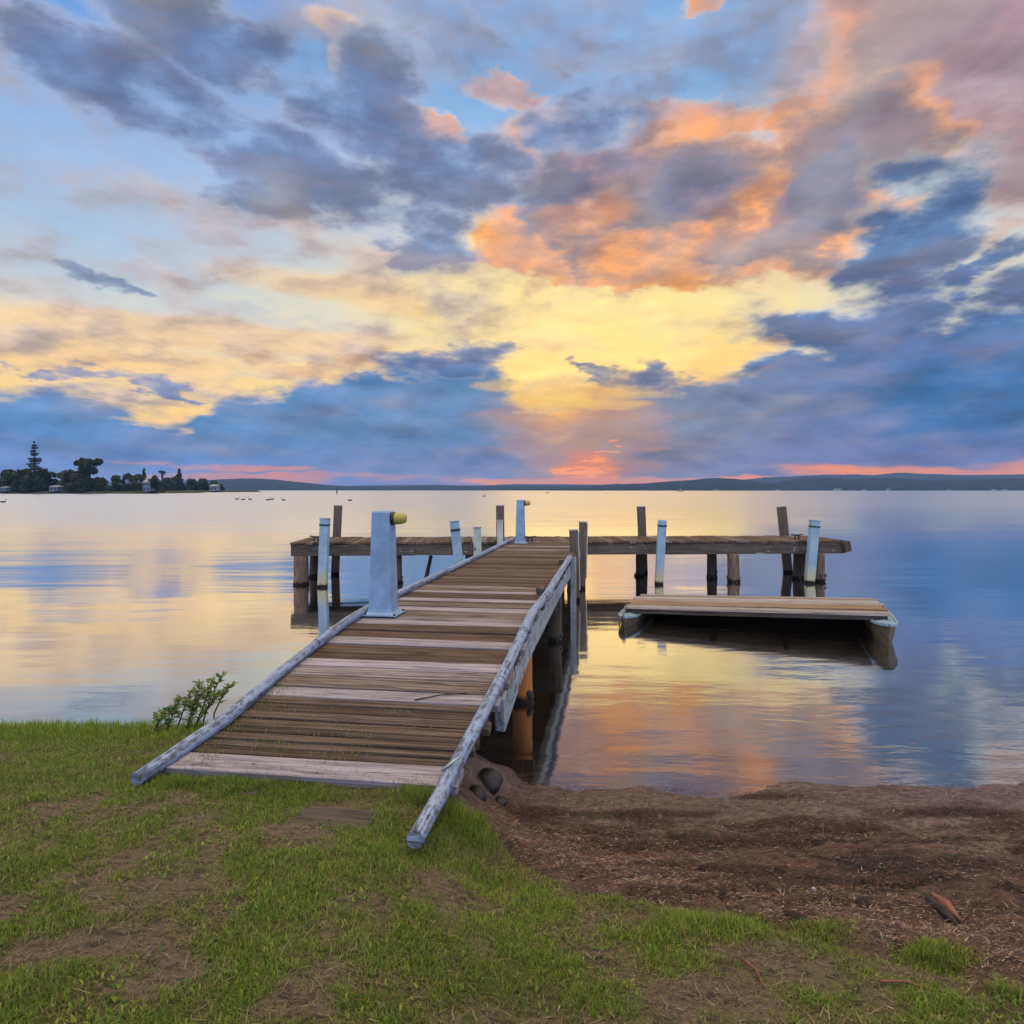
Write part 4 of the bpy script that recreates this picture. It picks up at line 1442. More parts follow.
blades('beach_litter', x, y, ground_z(x, y) + RNG.uniform(0.002, 0.012, n), ln, RNG.uniform(0.0016, 0.0045, n), np.full(n, 0.985), tint, M['litter'], phi=phi, curl=0.25, flat=RNG.normal(0.08, 0.16, n))


nh = 150
hx, hy = RNG.uniform(0.0, 4.4, nh * 8), RNG.uniform(3.0, 5.15, nh * 8)
hw_ = fbm(hx * 1.5, hy * 5.5, 29, 4)
k = np.argsort(-hw_ - 0.05 * RNG.uniform(0, 1, nh * 8))[:nh]
hx, hy = hx[k], hy[k]
per = 170
x = (hx[:, None] + RNG.normal(0, 0.10, (nh, per))).ravel()
y = (hy[:, None] + RNG.normal(0, 0.028, (nh, per))).ravel()
zz = ground_z(x, y) + np.abs(RNG.normal(0, 0.012, nh * per))
n = nh * per
idx = RNG.choice([0, 0, 1, 1, 2, 3], n)
blades('drift_wrack', x, y, zz, RNG.uniform(0.015, 0.06, n), RNG.uniform(0.0018, 0.004, n), np.full(n, 0.98), pal[idx] * RNG.uniform(0.6, 1.2, (n, 1)), M['litter'], phi=RNG.choice([0, np.pi], n) + RNG.normal(0, 0.6, n), curl=0.3, flat=RNG.normal(0.05, 0.25, n))


def on_ground(px, py):
    Yg = 3.0
    for _ in range(20):
        z = float(ground_z(np.array([(px - 512) * Yg / F]), np.array([Yg]))[0])
        Yg = F * (HC - z) / (py - HZ)
    return Vector(((px - 512) * Yg / F, Yg, z))


def lump(name, px, py, r, mat, label, cat, seed, group=None, squash=0.7):
    p = on_ground(px, py)
    rr = random.Random(seed)
    bm = bmesh.new()
    bmesh.ops.create_icosphere(bm, subdivisions=3, radius=1.0)
    for v in bm.verts:
        c = v.co
        f = 0.72 + 0.5 * float(fbm(np.array([c.x * 1.3 + seed]), np.array([c.y * 1.3 + c.z * 1.7]), seed, 4)[0])
        v.co = Vector((c.x * r[0], c.y * r[1], c.z * r[2])) * f
    me = bpy.data.meshes.new(name)
    bm.to_mesh(me)
    bm.free()
    for q in me.polygons:
        q.use_smooth = True
    me.materials.append(M[mat])
    o = bpy.data.objects.new(name, me)
    o.location = p + Vector((0, 0, r[2] * 0.25))
    o.rotation_euler = (rr.uniform(-.3, .3), rr.uniform(-.3, .3), rr.uniform(0, 3))
    COL.objects.link(o)
    tag(o, label, cat, group)
    return o


lump('rock', 489, 786, (0.105, 0.10, 0.10), 'rock', 'large dark rounded rock at the foot of the right kerb by the water', 'rock', 4, 'rocks at the foot of the jetty')
lump('rock', 500, 803, (0.06, 0.05, 0.035), 'rock', 'small flat dark rock lying below the large rock', 'rock', 9, 'rocks at the foot of the jetty')
lump('rock', 478, 797, (0.07, 0.06, 0.05), 'rock', 'dark stone half buried between grass and right kerb', 'rock', 15, 'rocks at the foot of the jetty')
for i, (px, py, r, lb) in enumerate(((704, 868, (0.03, 0.022, 0.012), 'dark clod of weed in the middle of the mulch'), (722, 894, (0.045, 0.022, 0.010), 'wide dark clod of weed just above the wide grass tuft'), (862, 905, (0.04, 0.03, 0.02), 'dark clod of weed by the pale blue shell'),
                                     (795, 918, (0.07, 0.03, 0.02), 'dark clod of weed at the edge of the grass right of the wide tuft'))):
    lump('weed_clod', px, py, r, 'weed', lb, 'clod', 30 + i, 'clods of weed on the mulch')
for i, (px, py, r, lb) in enumerate(((814, 891, (0.014, 0.011, 0.014), 'pale blue shell lying on the mulch at right'), (780, 879, (0.013, 0.010, 0.008), 'small pale shell in the mulch left of the blue shell'), (579, 840, (0.011, 0.009, 0.008), 'tiny white shell on the dark dirt near the grass'))):
    lump('shell', px, py, r, 'shell', lb, 'shell', 50 + i, 'shells on the dirt')

# driftwood: a split piece of bark, dark on one side and orange on the other
p = on_ground(948, 912)
q = on_ground(932, 899)
r_ = on_ground(963, 927)
mb = MB()
mb.log([q + Vector((0, 0, 0.025)), p + Vector((0, 0, 0.028)), r_ + Vector((0, 0, 0.02))], [0.009, 0.022, 0.004], 8, 0.25, sub=4, rnd=random.Random(2))
dw = tag(empty('driftwood', p), 'orange brown splinter of driftwood lying on the dark dirt at right', 'driftwood')
mb.build('splinter', M['drift'], dw)
mb = MB()
mb.log([q + Vector((-0.03, -0.01, 0.012)), p + Vector((-0.03, -0.02, 0.02)), r_ + Vector((-0.03, -0.02, 0.012))], [0.010, 0.020, 0.006], 8, 0.2, sub=4, rnd=random.Random(3))
mb.build('bark', M['bark'], dw)
for (a, b2, rad, lb) in (((742, 962), (764, 990), 0.006, 'thin dry twig lying in the grass below the wide tuft'), ((880, 985), (925, 992), 0.005, 'thin dry twig on the dirt in the lower right corner'), ((700, 748), (700, 748), 0, None)):
    if not lb:
        continue
    A, B = on_ground(*a), on_ground(*b2)
    mb = MB()
    mid = (A + B) / 2 + Vector((0.01, 0, 0.012))
    mb.log([A + Vector((0, 0, 0.012)), mid + Vector((0, 0, 0.012)), B + Vector((0, 0, 0.014))], [rad, rad * 0.8, rad * 0.5], 6, 0.1, sub=3)
    tag(mb.build('twig', M['drift']), lb, 'twig', 'twigs on the ground')
# twig lying on the boards
A, B = dp(0.98, 0.28), dp(1.12, 0.62)
mb = MB()
mb.log([A + Vector((0, 0, 0.01)), (A + B) / 2 + Vector((0, 0.02, 0.016)), B + Vector((0, 0, 0.012))], [0.005, 0.004, 0.003], 6, 0.1, sub=3)
tag(mb.build('twig', M['bark']), 'forked dark twig lying on the pale boards of the ramp', 'twig', 'twigs on the ground')

# old sleepers sunk in the lawn before the jetty
for (a, b2, wd, lb) in (((205, 789), (262, 791), 0.16, 'sunken old timber showing in the grass along the front edge of the ramp'), ((298, 815), (375, 822), 0.20, 'dark sunken timber in the lawn a step before the ramp')):
    A, B = on_ground(*a), on_ground(*b2)
    mb = MB()
    mb.beam(A + Vector((0, 0, -0.036)), B + Vector((0, 0, -0.032)), wd, 0.09, jit=0.012)
    tag(mb.build('buried_timber', M['beam'], bevel=0.008), lb, 'timber', 'timbers sunk in the lawn')

# ------------------------------------------------------------------ shrub by the left kerb
sh = tag(empty('shrub', at(190, 5.15, z=0.45)), 'small leafy green shrub growing at the water edge behind the left kerb', 'shrub')
rs = random.Random(21)
stems = MB()
LV, LF, LC = [], [], []


def leaf(p, d, L, w, c):
    d = d.normalized()
    s = d.cross(Vector((rs.uniform(-1, 1), rs.uniform(-1, 1), 0.4))).normalized()
    n_ = s.cross(d)
    o = len(LV)
    for a_, b_, e in ((0, 0, 0), (0.35, 0.5, .1), (0.75, 0.38, .12), (1, 0, 0), (0.75, -0.38, .12), (0.35, -0.5, .1), (0.5, 0, 0)):
        LV.append(p + d * (a_ * L) + s * (b_ * w) + n_ * (e * w))
        LC.append(c)
    for f in ((0, 1, 6), (1, 2, 6), (2, 3, 6), (3, 4, 6), (4, 5, 6), (5, 0, 6)):
        LF.append([o + q for q in f])


for (px, py_top, py_base, Yp) in ((212, 679, 728, 5.25), (222, 676, 715, 5.3), (200, 683, 726, 5.2), (191, 690, 728, 5.2), (181, 698, 730, 5.15), (176, 705, 732, 5.15), (205, 690, 722, 5.2), (160, 714, 733, 5.1), (168, 708, 733, 5.1), (232, 684, 708, 5.4), (196, 702, 730, 5.15), (216, 694, 720, 5.2)):
    tp = at(px, Yp, py_top)
    bs = at(px - 16 + rs.uniform(-6, 6), Yp - 0.05, py_base + 6)
    mid = bs.lerp(tp, 0.55) + Vector((rs.uniform(-.03, .03), rs.uniform(-.05, .05), 0.02))
    stems.log([bs - Vector((0, 0, 0.1)), bs, mid, tp], [0.006, 0.006, 0.005, 0.003], 6, 0.05, sub=2)
    L = (tp - bs).length
    nl = int(22 + L * 95)
    for i in range(nl):
        f = rs.uniform(0.15, 1.0) ** 0.75
        p = (bs.lerp(mid, f / 0.55) if f < 0.55 else mid.lerp(tp, (f - 0.55) / 0.45))
        an = rs.uniform(0, 6.28)
        dd = Vector((math.cos(an), math.sin(an) * 0.8, rs.uniform(0.0, 0.9)))
        g = rs.uniform(0.7, 1.4)
        c = rs.choice([(0.075, 0.11, 0.03), (0.11, 0.135, 0.04), (0.05, 0.085, 0.025), (0.16, 0.13, 0.05), (0.09, 0.12, 0.035)])
        leaf(p, dd, rs.uniform(0.034, 0.066), rs.uniform(0.013, 0.022), tuple(q * g * 2.3 for q in c))
stems.build('stems', M['bark'], sh)
raw_mesh('foliage', np.array([tuple(v) for v in LV]), np.array(LF), M['leaf'], None, {'tint': np.array(LC)}, parent=sh, smooth=False)

# ------------------------------------------------------------------ far hills
def ridge(name, Yd, depth, prof, seed, mat, rough=0.10, tree=3.0, nx=700, ny=26):
    """a range of hills: prof lists (column, row of the crest)"""
    pxs = np.array([p[0] for p in prof], float)
    pys = np.array([p[1] for p in prof], float)
    xs_ = np.linspace((pxs[0] - 512) * Yd / F, (pxs[-1] - 512) * Yd / F, nx)
    crest = HC + (HZ - np.interp(xs_ * F / Yd + 512, pxs, pys)) * (Yd + depth * 0.45) / F
    crest = np.maximum(crest, 0.0)
    v = np.linspace(0, 1, ny)
    X_ = np.repeat(xs_[None], ny, 0)
    Y_ = Yd + v[:, None] * depth + 0.06 * depth * (fbm(X_ / (depth * 0.5), v[:, None] * 0 + seed, seed, 3) - 0.5)
    bell = np.sin(np.clip(v / 0.9, 0, 1) * np.pi) ** 0.7
    h = crest[None] * bell[:, None] * (1 + rough * (fbm(X_ / (depth * 0.22), Y_ / (depth * 0.22), seed + 5, 4) - 0.5) * 4 * (1 - bell[:, None] * 0.5))
    h = h + 1.6 * tree * (fbm(X_ / 16.0, Y_ / 30.0, seed + 9, 3) - 0.4) * (crest[None] > 4) * (bell[:, None] > 0.05)
    h[0], h[-1] = -2, -2
    co = np.stack([X_, Y_, h], -1).reshape(-1, 3)
    i = np.arange(nx * ny).reshape(ny, nx)
    q = np.stack([i[:-1, :-1], i[:-1, 1:], i[1:, 1:], i[1:, :-1]], -1).reshape(-1, 4)
    return raw_mesh(name, co, q, M[mat], 'structure')


ridge('hills', 2400, 800, [(560, 489.5), (600, 486.5), (625, 484.5), (660, 484), (690, 482), (715, 480.5), (742, 478.5), (770, 480), (795, 483.5), (806, 485), (820, 483.5), (840, 480.5), (862, 478.5), (885, 478.5), (905, 480), (930, 478.5), (948, 478.5), (975, 481), (1000, 481), (1024, 480.5), (1100, 479), (1250, 481), (1400, 487)], 3, 'forest')
ridge('hills', 4500, 1500, [(700, 489), (770, 481), (800, 478), (835, 477), (860, 475.5), (900, 474.5), (925, 475.5), (955, 473), (985, 474), (1024, 475), (1100, 474), (1300, 480), (1500, 488)], 17, 'forest', tree=6)
ridge('hills', 3300, 1000, [(60, 486), (140, 482), (190, 479.5), (222, 479), (245, 480), (275, 482.5), (300, 485), (330, 486.5), (380, 486.8), (430, 486), (470, 486.5), (500, 486), (540, 485.5), (590, 486), (640, 487), (700, 488)], 29, 'forest', tree=2)
ridge('hills', 5000, 1300, [(250, 488), (330, 486.0), (420, 485.0), (470, 485.6), (520, 484.2), (560, 484.5), (600, 484.8), (660, 484), (720, 486), (800, 488)], 37, 'forest', tree=4)
ridge('hills', 4000, 1200, [(-700, 480), (-500, 470), (-300, 474), (-100, 478), (60, 482), (160, 486)], 47, 'forest')

# ------------------------------------------------------------------ headland
def headland(name, Yd, depth, px0, px1, h, seed):
    nx, ny = 120, 14
    xs_ = np.linspace((px0 - 512) * Yd / F, (px1 - 512) * Yd / F, nx)
    u = np.linspace(0, 1, nx)
    v = np.linspace(0, 1, ny)
    taper = sstep(1.0, 0.93, u)
    X_ = np.repeat(xs_[None], ny, 0)
    Y_ = Yd + depth * v[:, None] + 5 * (fbm(X_ / 30, v[:, None] * 0, seed, 3) - 0.5)
    z = h * sstep(0, 0.12, v)[:, None] * sstep(1, 0.9, v)[:, None] * taper[None] * (0.8 + 0.4 * fbm(X_ / 25, Y_ / 25, seed + 3, 3)) - 0.6 * (1 - sstep(0, 0.1, v)[:, None] * taper[None])
    co = np.stack([X_, Y_, z], -1).reshape(-1, 3)
    i = np.arange(nx * ny).reshape(ny, nx)
    q = np.stack([i[:-1, :-1], i[:-1, 1:], i[1:, 1:], i[1:, :-1]], -1).reshape(-1, 4)
    return raw_mesh(name, co, q, M['headland'], 'structure')


headland('headland', 440, 90, -420, 162, 1.8, 5)
headland('headland', 690, 110, 90, 228, 2.0, 9)

TG = 'trees along the headland'


def crown_mesh(clumps, n, size, tints, seed, parent, name='crown'):
    """a crown of many small leaf sprays gathered in clumps"""
    r = np.random.default_rng(seed)
    cs = np.array([c[:3] for c in clumps], float)
    rs_ = np.array([c[3] for c in clumps], float)
    wgt = rs_ ** 2 / np.sum(rs_ ** 2)
    ci = r.choice(len(clumps), n, p=wgt)
    d = r.normal(0, 1, (n, 3))
    d /= np.linalg.norm(d, axis=1)[:, None]
    rad = r.uniform(0.45, 1.0, n) ** 0.5
    p = cs[ci] + d * (rs_[ci] * rad)[:, None] * np.array([1, 1, 0.72])
    a = r.normal(0, 1, (n, 3))
    a /= np.linalg.norm(a, axis=1)[:, None]
    b = np.cross(a, r.normal(0, 1, (n, 3)))
    b /= np.linalg.norm(b, axis=1)[:, None]
    s = size * r.uniform(0.5, 1.3, (n, 1))
    v = np.stack([p - a * s, p + b * s * 0.6, p + a * s, p - b * s * 0.6], 1).reshape(-1, 3)
    q = np.arange(n * 4).reshape(-1, 4)
    cl = r.uniform(0.7, 1.35, len(clumps))
    t = np.array(tints)[r.integers(0, len(tints), n)] * (cl[ci] * r.uniform(0.75, 1.25, n))[:, None]
    return raw_mesh(name, v, q, M['far_leaf'], None, {'tint': np.repeat(t, 4, 0)}, parent=parent, smooth=False)


DARK = [(0.022, 0.034, 0.016), (0.035, 0.05, 0.022), (0.028, 0.04, 0.022)]
MID = [(0.04, 0.055, 0.024), (0.055, 0.07, 0.03), (0.03, 0.045, 0.02)]
OLIVE = [(0.06, 0.07, 0.032), (0.045, 0.055, 0.028), (0.075, 0.08, 0.04)]


def tree(name, px, Yd, py_top, wpx, label, tints, seed, form='round', n=1100, base_z=1.2):
    """broad tree whose crown spans wpx columns and whose top is at row py_top"""
    r = random.Random(seed)
    base = at(px, Yd, z=base_z)
    H = HC + (HZ - py_top) * Yd / F - base_z
    Wd = wpx * Yd / F
    root = tag(empty(name, base), label, 'tree', TG)
    tr = MB()
    top = base + Vector((r.uniform(-.5, .5), 0, H * 0.75))
    tr.log([base - Vector((0, 0, 1)), base + Vector((0, 0, H * 0.3)), top], [H * 0.035, H * 0.026, H * 0.008], 8, 0.1, sub=2)
    clumps = []
    k = 0
    if form == 'round':
        for i in range(22):
            an = r.uniform(0, 6.28)
            f = r.uniform(0.0, 1.0)
            rad = Wd / 2 * math.sqrt(max(0.05, 1 - (f - 0.35) ** 2 * 2.2)) * r.uniform(0.2, 0.95)
            clumps.append((base.x + math.cos(an) * rad, base.y + math.sin(an) * rad, base.z + H * (0.10 + 0.80 * f), Wd * r.uniform(0.15, 0.24)))
    elif form == 'flat':
        for i in range(14):
            an = r.uniform(0, 6.28)
            rad = Wd / 2 * r.uniform(0.1, 0.85)
            clumps.append((base.x + math.cos(an) * rad, base.y + math.sin(an) * rad, base.z + H * r.uniform(0.80, 0.94), Wd * r.uniform(0.10, 0.16)))
        for i in range(20):
            an = r.uniform(0, 6.28)
            rad = Wd / 2 * r.uniform(0.1, 0.75)
            clumps.append((base.x + math.cos(an) * rad, base.y + math.sin(an) * rad, base.z + H * r.uniform(0.1, 0.82), Wd * r.uniform(0.14, 0.22)))
    elif form == 'umbrella':
        for i in range(9):
            an = r.uniform(0, 6.28)
            rad = Wd / 2 * r.uniform(0.1, 0.8)
            clumps.append((base.x + math.cos(an) * rad, base.y + math.sin(an) * rad, base.z + H * r.uniform(0.86, 0.95), Wd * r.uniform(0.12, 0.17)))
    elif form == 'cone':
        for i in range(18):
            f = i / 17
            rad = Wd / 2 * (1 - f) * 0.75
            an = i * 2.4
            clumps.append((base.x + math.cos(an) * rad, base.y + math.sin(an) * rad, base.z + H * (0.08 + 0.9 * f), Wd * (0.20 - 0.13 * f)))
    for c in clumps[:9]:
        e = Vector(c[:3])
        s = base + Vector((0, 0, H * r.uniform(0.22, 0.5)))
        tr.log([s, s.lerp(e, 0.6) + Vector((0, 0, H * 0.03)), e], [H * 0.014, H * 0.009, H * 0.004], 5, 0.1)
    tr.build('trunk', M['bark'], root)
    crown_mesh(clumps, int(n * 1.7), Wd * 0.085, tints, seed, root)
    return root


def norfolk_pine(px, Yd, py_top, wpx, label, seed, base_z=1.2):
    """tall straight pine with separate flat whorls of branches"""
    r = random.Random(seed)
    base = at(px, Yd, z=base_z)
    H = HC + (HZ - py_top) * Yd / F - base_z
    Wd = wpx * Yd / F
    root = tag(empty('norfolk_pine', base), label, 'tree', TG)
    tr = MB()
    tr.log([base - Vector((0, 0, 1)), base + Vector((0, 0, H * 0.5)), base + Vector((0, 0, H))], [H * 0.022, H * 0.016, H * 0.003], 8, 0.03, sub=3)
    V_, C_ = [], []
    nw = 15
    for i in range(nw):
        f = min(1.0, 0.22 + 0.78 * (i + (r.uniform(-0.35, 0.35) if i < nw - 1 else 0)) / (nw - 1))
        z = base.z + H * f
        rad = Wd / 2 * (1.02 - f) ** 0.62 * r.uniform(0.82, 1.1) / 0.72 * 0.85
        nb_ = r.choice((5, 6, 7))
        for j in range(nb_):
            an = 2 * math.pi * (j + r.uniform(-.2, .2)) / nb_ + i * 0.7
            d = Vector((math.cos(an), math.sin(an), r.uniform(-0.05, 0.28)))
            L = rad * r.uniform(0.5, 1.15)
            p0 = Vector((base.x, base.y, z))
            tr.log([p0, p0 + d * L], [H * 0.004, H * 0.0015], 4, 0.0, cap=False)
            side = Vector((-d.y, d.x, 0))
            for q in range(7):
                g = (q + 1) / 7
                c = p0 + d * (L * g)
                w = L * 0.30 * (1.15 - 0.5 * g) + 0.2
                h_ = H * 0.030 * r.uniform(0.7, 1.3)
                V_ += [c - side * w, c + d * (L * 0.09) - Vector((0, 0, h_ * 0.3)), c + side * w, c - d * (L * 0.09) + Vector((0, 0, h_))]
                V_ += [c - side * w * 0.7 - Vector((0, 0, h_ * 0.6)), c + d * (L * 0.1), c + side * w * 0.7 + Vector((0, 0, h_ * 0.9)), c - d * (L * 0.1)]
                t = tuple(qq * r.uniform(0.7, 1.3) for qq in DARK[q % 3])
                C_ += [t] * 8
    tr.build('trunk', M['bark'], root)
    v = np.array([tuple(p) for p in V_])
    raw_mesh('crown', v, np.arange(len(v)).reshape(-1, 4), M['far_leaf'], None, {'tint': np.array(C_)}, parent=root, smooth=False)
    return root


# low scrub that fills the space under the trees: one mass nobody could count
rq = np.random.default_rng(77)
for Yd_, p0, p1, nn, hh in ((458, -60, 158, 260, 3.6), (722, 156, 222, 110, 5.5)):
    cl = []
    for _ in range(nn):
        pq = rq.uniform(p0, p1)
        cl.append(((pq - 512) * Yd_ / F, Yd_ + rq.uniform(-6, 10), 1.2 + hh * rq.uniform(0.0, 1.0) * sstep(p1, p1 - 14, pq), rq.uniform(1.2, 2.4)))
    tag(crown_mesh(cl, nn * 55, 0.55, DARK + MID, 5, None, 'scrub'), kind='stuff')
norfolk_pine(34, 462, 442.5, 17, 'very tall pine with flat separate branch whorls standing over the left headland', 5)
tree('leafy_tree', 10, 455, 470, 24, 'low broad dark tree at the far left edge of the headland', DARK, 11)
tree('leafy_tree', 28, 450, 467, 30, 'wide dark tree in front of the tall pine on its left', DARK, 12, n=1500)
tree('leafy_tree', 44, 452, 469, 20, 'dark tree touching the tall pine on its right', DARK, 13)
tree('leafy_tree', -22, 455, 466, 34, 'dark tree half out of view left of the headland', DARK, 14)
tree('leafy_tree', 66, 455, 469, 20, 'dark round tree left of the big flat topped tree', MID, 15)
tree('flat_topped_tree', 86, 452, 458.5, 26, 'big flat topped dark tree in the middle of the headland', DARK, 16, 'flat', n=1900)
tree('leafy_tree', 75, 445, 474, 18, 'low bush like tree at the foot of the flat topped tree', MID, 17)
tree('leafy_tree', 103, 452, 477, 13, 'small dark tree just right of the flat topped tree', MID, 18)
tree('leafy_tree', 116, 454, 474.5, 14, 'rounded tree between the flat topped tree and the white house', MID, 19)
tree('leafy_tree', 129, 452, 473, 13, 'upright green tree left of the white house', OLIVE, 20)
tree('leafy_tree', 137, 460, 474, 12, 'olive tree directly behind the white house on its left', OLIVE, 21)
tree('conifer', 143.5, 470, 468.5, 11, 'small pointed conifer above the white house roof', DARK, 22, 'cone')
tree('leafy_tree', 154.5, 448, 474.5, 11, 'dense dark tree covering the right side of the white house', DARK, 23)
tree('umbrella_tree', 162, 720, 470.5, 9, 'thin umbrella shaped tree standing against the orange sky', DARK, 24, 'umbrella', n=500)
tree('leafy_tree', 167, 715, 477, 13, 'low tree under the umbrella shaped tree', MID, 25)
tree('conifer', 179, 725, 469, 12, 'dark pointed tree, tallest of the farther point', DARK, 26, 'cone')
tree('leafy_tree', 176, 710, 477, 16, 'broad low tree at the foot of the pointed tree', DARK, 27)
tree('leafy_tree', 192, 715, 476.5, 14, 'flat crowned tree right of the pointed tree', MID, 28)
tree('leafy_tree', 203, 715, 479, 13, 'low tree second from the tip of the farther point', MID, 29)
tree('leafy_tree', 214, 715, 481, 11, 'low tree behind the cottage at the tip', MID, 30)
tree('leafy_tree', 221, 712, 484, 7, 'smallest bush at the very tip of the farther point', DARK, 31, n=400)
tree('leafy_tree', 158, 705, 480, 12, 'low bushy tree at the near end of the farther point', MID, 32)


def house(px, Yd, wpx, hpx, label, wall, roof, storeys=1, base_z=1.5, depth=8):
    c = at(px, Yd, z=base_z)
    w, h = wpx * Yd / F, hpx * Yd / F
    root = tag(empty('house', c), label, 'house', 'houses on the shore')
    b = MB()
    b.box(c + Vector((0, depth / 2, h * 0.36)), ((1, 0, 0), (0, 1, 0), (0, 0, 1)), (w / 2, depth / 2, h * 0.36))
    b.build('wall', M[wall], root)
    b = MB()
    e = 0.5
    x0, x1, y0, y1, z0, z1 = c.x - w / 2 - e, c.x + w / 2 + e, c.y - e, c.y + depth + e, c.z + h * 0.72, c.z + h
    ym = (y0 + y1) / 2
    b.poly([(x0, y0, z0), (x1, y0, z0), (x1 - w * .15, ym, z1), (x0 + w * .15, ym, z1)])
    b.poly([(x1, y1, z0), (x0, y1, z0), (x0 + w * .15, ym, z1), (x1 - w * .15, ym, z1)])
    b.poly([(x0, y1, z0), (x0, y0, z0), (x0 + w * .15, ym, z1)])
    b.poly([(x1, y0, z0), (x1, y1, z0), (x1 - w * .15, ym, z1)])
    b.poly([(x0, y1, z0 - .02), (x1, y1, z0 - .02), (x1, y0, z0 - .02), (x0, y0, z0 - .02)])
    b.build('roof', M[roof], root)
    for s in range(storeys):
        nw = max(2, int(w / 3))
        zc = c.z + h * 0.72 * (s + 0.5) / storeys
        for i in range(nw):
            b = MB()
            b.box((c.x - w / 2 + w * (i + 0.5) / nw, c.y - 0.04, zc), ((1, 0, 0), (0, 1, 0), (0, 0, 1)), (w / nw * 0.32, 0.035, h * 0.72 / storeys * 0.28))
            b.build('window', M['pane'], root)
    return root


house(146, 445, 6.5, 12.5, 'two storey pale grey house among the headland trees', 'wall_pale', 'roof_grey', 2)
house(53, 442, 8, 6, 'low house with grey roof between the pine and the flat topped tree', 'wall_pale', 'roof_grey')
house(3, 442, 6, 5, 'low pale house at the far left edge of the headland', 'wall_pale', 'roof_grey')
house(213, 692, 7, 6.5, 'cottage with pale roof at the tip of the farther point', 'wall_pale', 'roof_grey')
for i, (px, wpx, hpx, lb) in enumerate(((838, 9, 2.6, 'long white building on the far right shore'), (778, 5, 1.6, 'small white building on the far shore below the hill gap'), (889, 4, 2.4, 'small pale building right of the middle of the far right shore'), (995, 5, 1.8, 'left one of a pair of white buildings near the right edge of the far shore'),
                                      (1006, 5, 2.0, 'right one of a pair of white buildings near the right edge of the far shore'), (865, 4, 1.5, 'small pale building between two others on the far right shore'), (717, 5, 1.4, 'low pale building on the far shore right of the yacht'), (950, 4, 1.6, 'lone pale building on the far right shore left of the pair'))):
    house(px, 2392, wpx * 0.85, hpx * 0.65, lb, 'white', 'roof_grey', 1, 0.8, 7)


# ------------------------------------------------------------------ on the water
def bird(px, py, L, label, ang, seed, kind='swan'):
    Yd = F * HC / (py - HZ)
    p = at(px, Yd, z=0.0)
    d = Vector((math.cos(ang), math.sin(ang), 0))
    s = Vector((-d.y, d.x, 0))
    root = tag(empty('swan', p), label, 'bird', 'black swans on the lake')
    b = MB()
    # body, tail and neck lofted as one surface
    pts = [p - d * (L * 0.62) + Vector((0, 0, L * 0.22)), p - d * (L * 0.42) + Vector((0, 0, L * 0.15)), p + Vector((0, 0, L * 0.12)), p + d * (L * 0.32) + Vector((0, 0, L * 0.14)),
           p + d * (L * 0.48) + Vector((0, 0, L * 0.30)), p + d * (L * 0.46) + Vector((0, 0, L * 0.55)), p + d * (L * 0.50) + Vector((0, 0, L * 0.72)), p + d * (L * 0.60) + Vector((0, 0, L * 0.74)), p + d * (L * 0.70) + Vector((0, 0, L * 0.69))]
    b.log(pts, [L * .03, L * .15, L * .22, L * .16, L * .065, L * .045, L * .05, L * .06, L * .03], 10, 0.0, sub=3)
    b.build('body', M['feather'], root)
    b = MB()
    b.log([p + d * (L * 0.69) + Vector((0, 0, L * 0.69)), p + d * (L * 0.82) + Vector((0, 0, L * 0.65))], [L * .028, L * .008], 6, 0.0)
    b.build('beak', M['beak'], root)
    b = MB()
    for q in (-1, 1):
        b.ball(p - d * (L * 0.1) + s * (q * L * 0.15) + Vector((0, 0, L * 0.2)), (L * 0.42, L * 0.08, L * 0.13), 10, 6, axes=(d, s, UPV))
    b.build('wings', M['feather'], root)
    return root


for i, (px, py, a, lb) in enumerate(((237, 499.5, 0.2, 'black swan, leftmost of the trio on the left water'), (243, 500.0, 0.1, 'black swan, middle one of the trio on the left water'), (250, 499.8, 3.0, 'black swan, rightmost of the trio on the left water'), (268, 500.3, 0.2, 'black swan, left one of a close pair on the left water'), (272, 499.7, 0.1, 'black swan, right one of a close pair on the left water'), (283.5, 500.6, 2.9, 'black swan alone between the pair and the near pile tops'), (350, 500.8, 0.3, 'black swan just right of the channel marker'),
                                    (3, 502.5, 0.3, 'black swan at the left edge of the water'), (484, 496.5, 0.3, 'small far black swan left of the far pedestal'))):
    bird(px, py, 0.85 if i < 8 else 1.0, lb, a, i)

# channel marker: slim dark pole with a cone topmark
Yd = 330.0
p = at(336.8, Yd, z=0)
mk = tag(empty('channel_marker', p), 'slim dark channel marker pole above the left brown post', 'marker')
b = MB()
b.log([p - Vector((0, 0, 1)), p + Vector((0, 0, 3.6))], [0.16, 0.12], 8, 0.0)
b.build('pole', M['black'], mk)
b = MB()
b.log([p + Vector((0, 0, 1.0)), p + Vector((0, 0, 2.4))], [0.55, 0.12], 10, 0.0)
b.build('topmark', M['black'], mk)


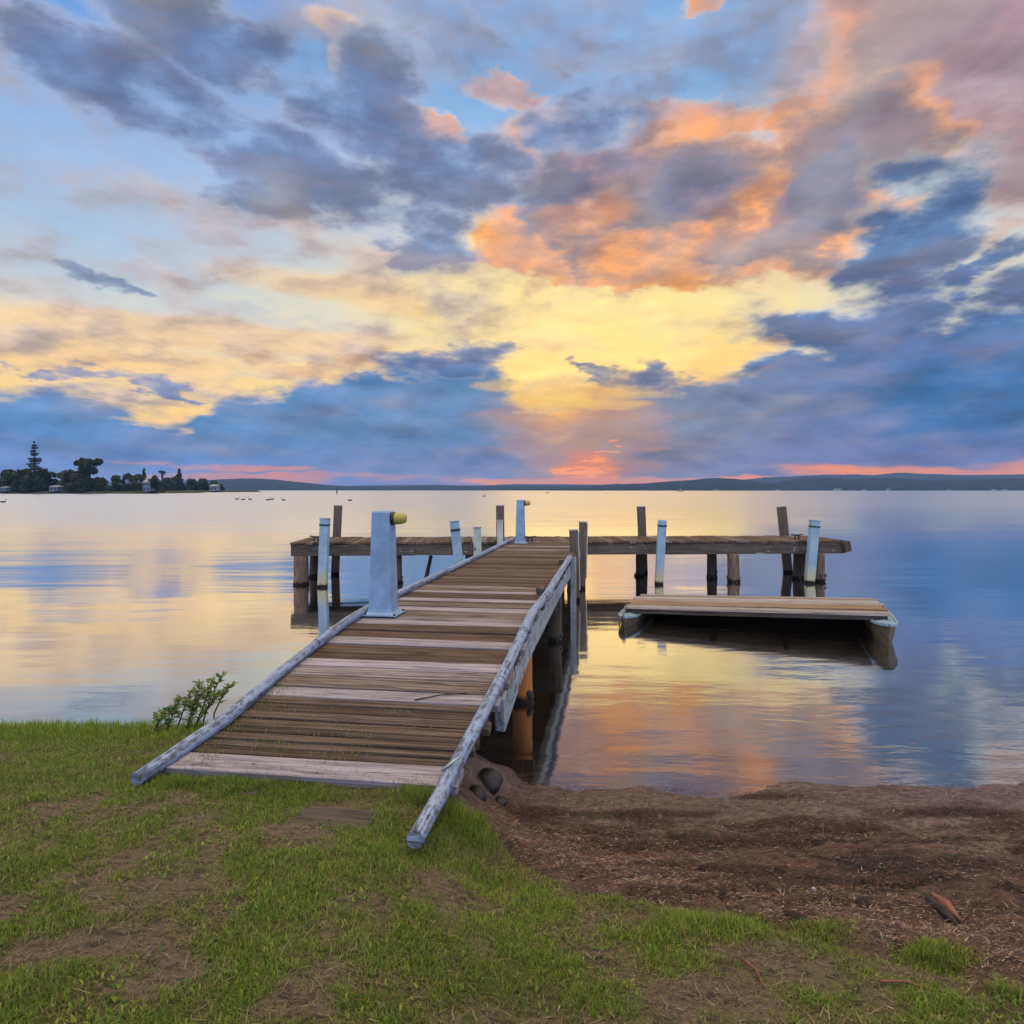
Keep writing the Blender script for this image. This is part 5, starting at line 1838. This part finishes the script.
def boat(px, py, L, label, sail=False, ang=0.0):
    Yd = F * HC / (py - HZ)
    p = at(px, Yd, z=0)
    d = Vector((math.cos(ang), math.sin(ang), 0))
    s = Vector((-d.y, d.x, 0))
    root = tag(empty('yacht' if sail else 'dinghy', p), label, 'boat')
    b = MB()
    sec = [(-0.5, 0.10, 0.13), (-0.3, 0.15, 0.12), (0.0, 0.17, 0.12), (0.25, 0.13, 0.135), (0.5, 0.01, 0.17)]
    rings = [[p + d * (f * L) + s * (q * w_ * L) + Vector((0, 0, z_)) for q, z_ in ((-1, t_ * L), (-0.7, -0.03 * L), (0.7, -0.03 * L), (1, t_ * L))] for f, w_, t_ in sec]
    for r0, r1 in zip(rings[:-1], rings[1:]):
        for i in range(3):
            b.poly([r0[i], r0[i + 1], r1[i + 1], r1[i]])
        b.poly([r0[3], r0[0], r1[0], r1[3]])
    b.poly(rings[0])
    b.build('hull', M['white' if sail else 'black'], root)
    b = MB()
    b.box(p + Vector((0, 0, 0.18 * L)), (d, s, UPV), (0.16 * L, 0.09 * L, 0.05 * L), taper=0.8)
    b.build('cabin' if sail else 'outboard_cover', M['white' if sail else 'black'], root)
    if sail:
        b = MB()
        b.log([p + d * (0.08 * L) + Vector((0, 0, 0.1 * L)), p + d * (0.08 * L) + Vector((0, 0, 1.35 * L))], [0.022 * L, 0.016 * L], 8, 0.0)
        b.build('mast', M['white'], root)
        b = MB()
        b.log([p + d * (0.08 * L) + Vector((0, 0, 0.28 * L)), p - d * (0.36 * L) + Vector((0, 0, 0.27 * L))], [0.035 * L, 0.03 * L], 8, 0.0)
        b.build('boom', M['white'], root)
    return root


boat(681, 491.6, 9.5, 'small white yacht with bare mast before the far right hills', True, 0.4)
boat(547.5, 493.2, 2.6, 'tiny dark dinghy above the far pedestal', False, 0.2)
boat(607, 493.4, 2.0, 'tiny dark dinghy beneath the sunset glow', False, 1.2)

# ------------------------------------------------------------------ sun and air
sun = bpy.data.lights.new('sun', 'SUN')
sun.energy = 0.02
sun.angle = R(20)
sun.color = (1.0, 0.62, 0.36)
so = bpy.data.objects.new('sun', sun)
so.rotation_euler = (R(90 - SUN_EL - 3.0), 0, R(180 - SUN_AZ))
COL.objects.link(so)

m, N = material('haze')
pv = N.n('VolumePrincipled')
pv.inputs['Color'].default_value = rgb(0.34, 0.58, 1.0)
pv.inputs['Density'].default_value = 0.00008
pv.inputs['Anisotropy'].default_value = 0.0
o = N.n('OutputMaterial')
N.put(o.inputs['Volume'], pv.outputs[0])
hb = MB()
hb.box((0, 0, 64), ((1, 0, 0), (0, 1, 0), (0, 0, 1)), (7200, 7200, 69))
ho = hb.build('haze', m)
tag(ho, kind='stuff')
ho.display_type = 'WIRE'
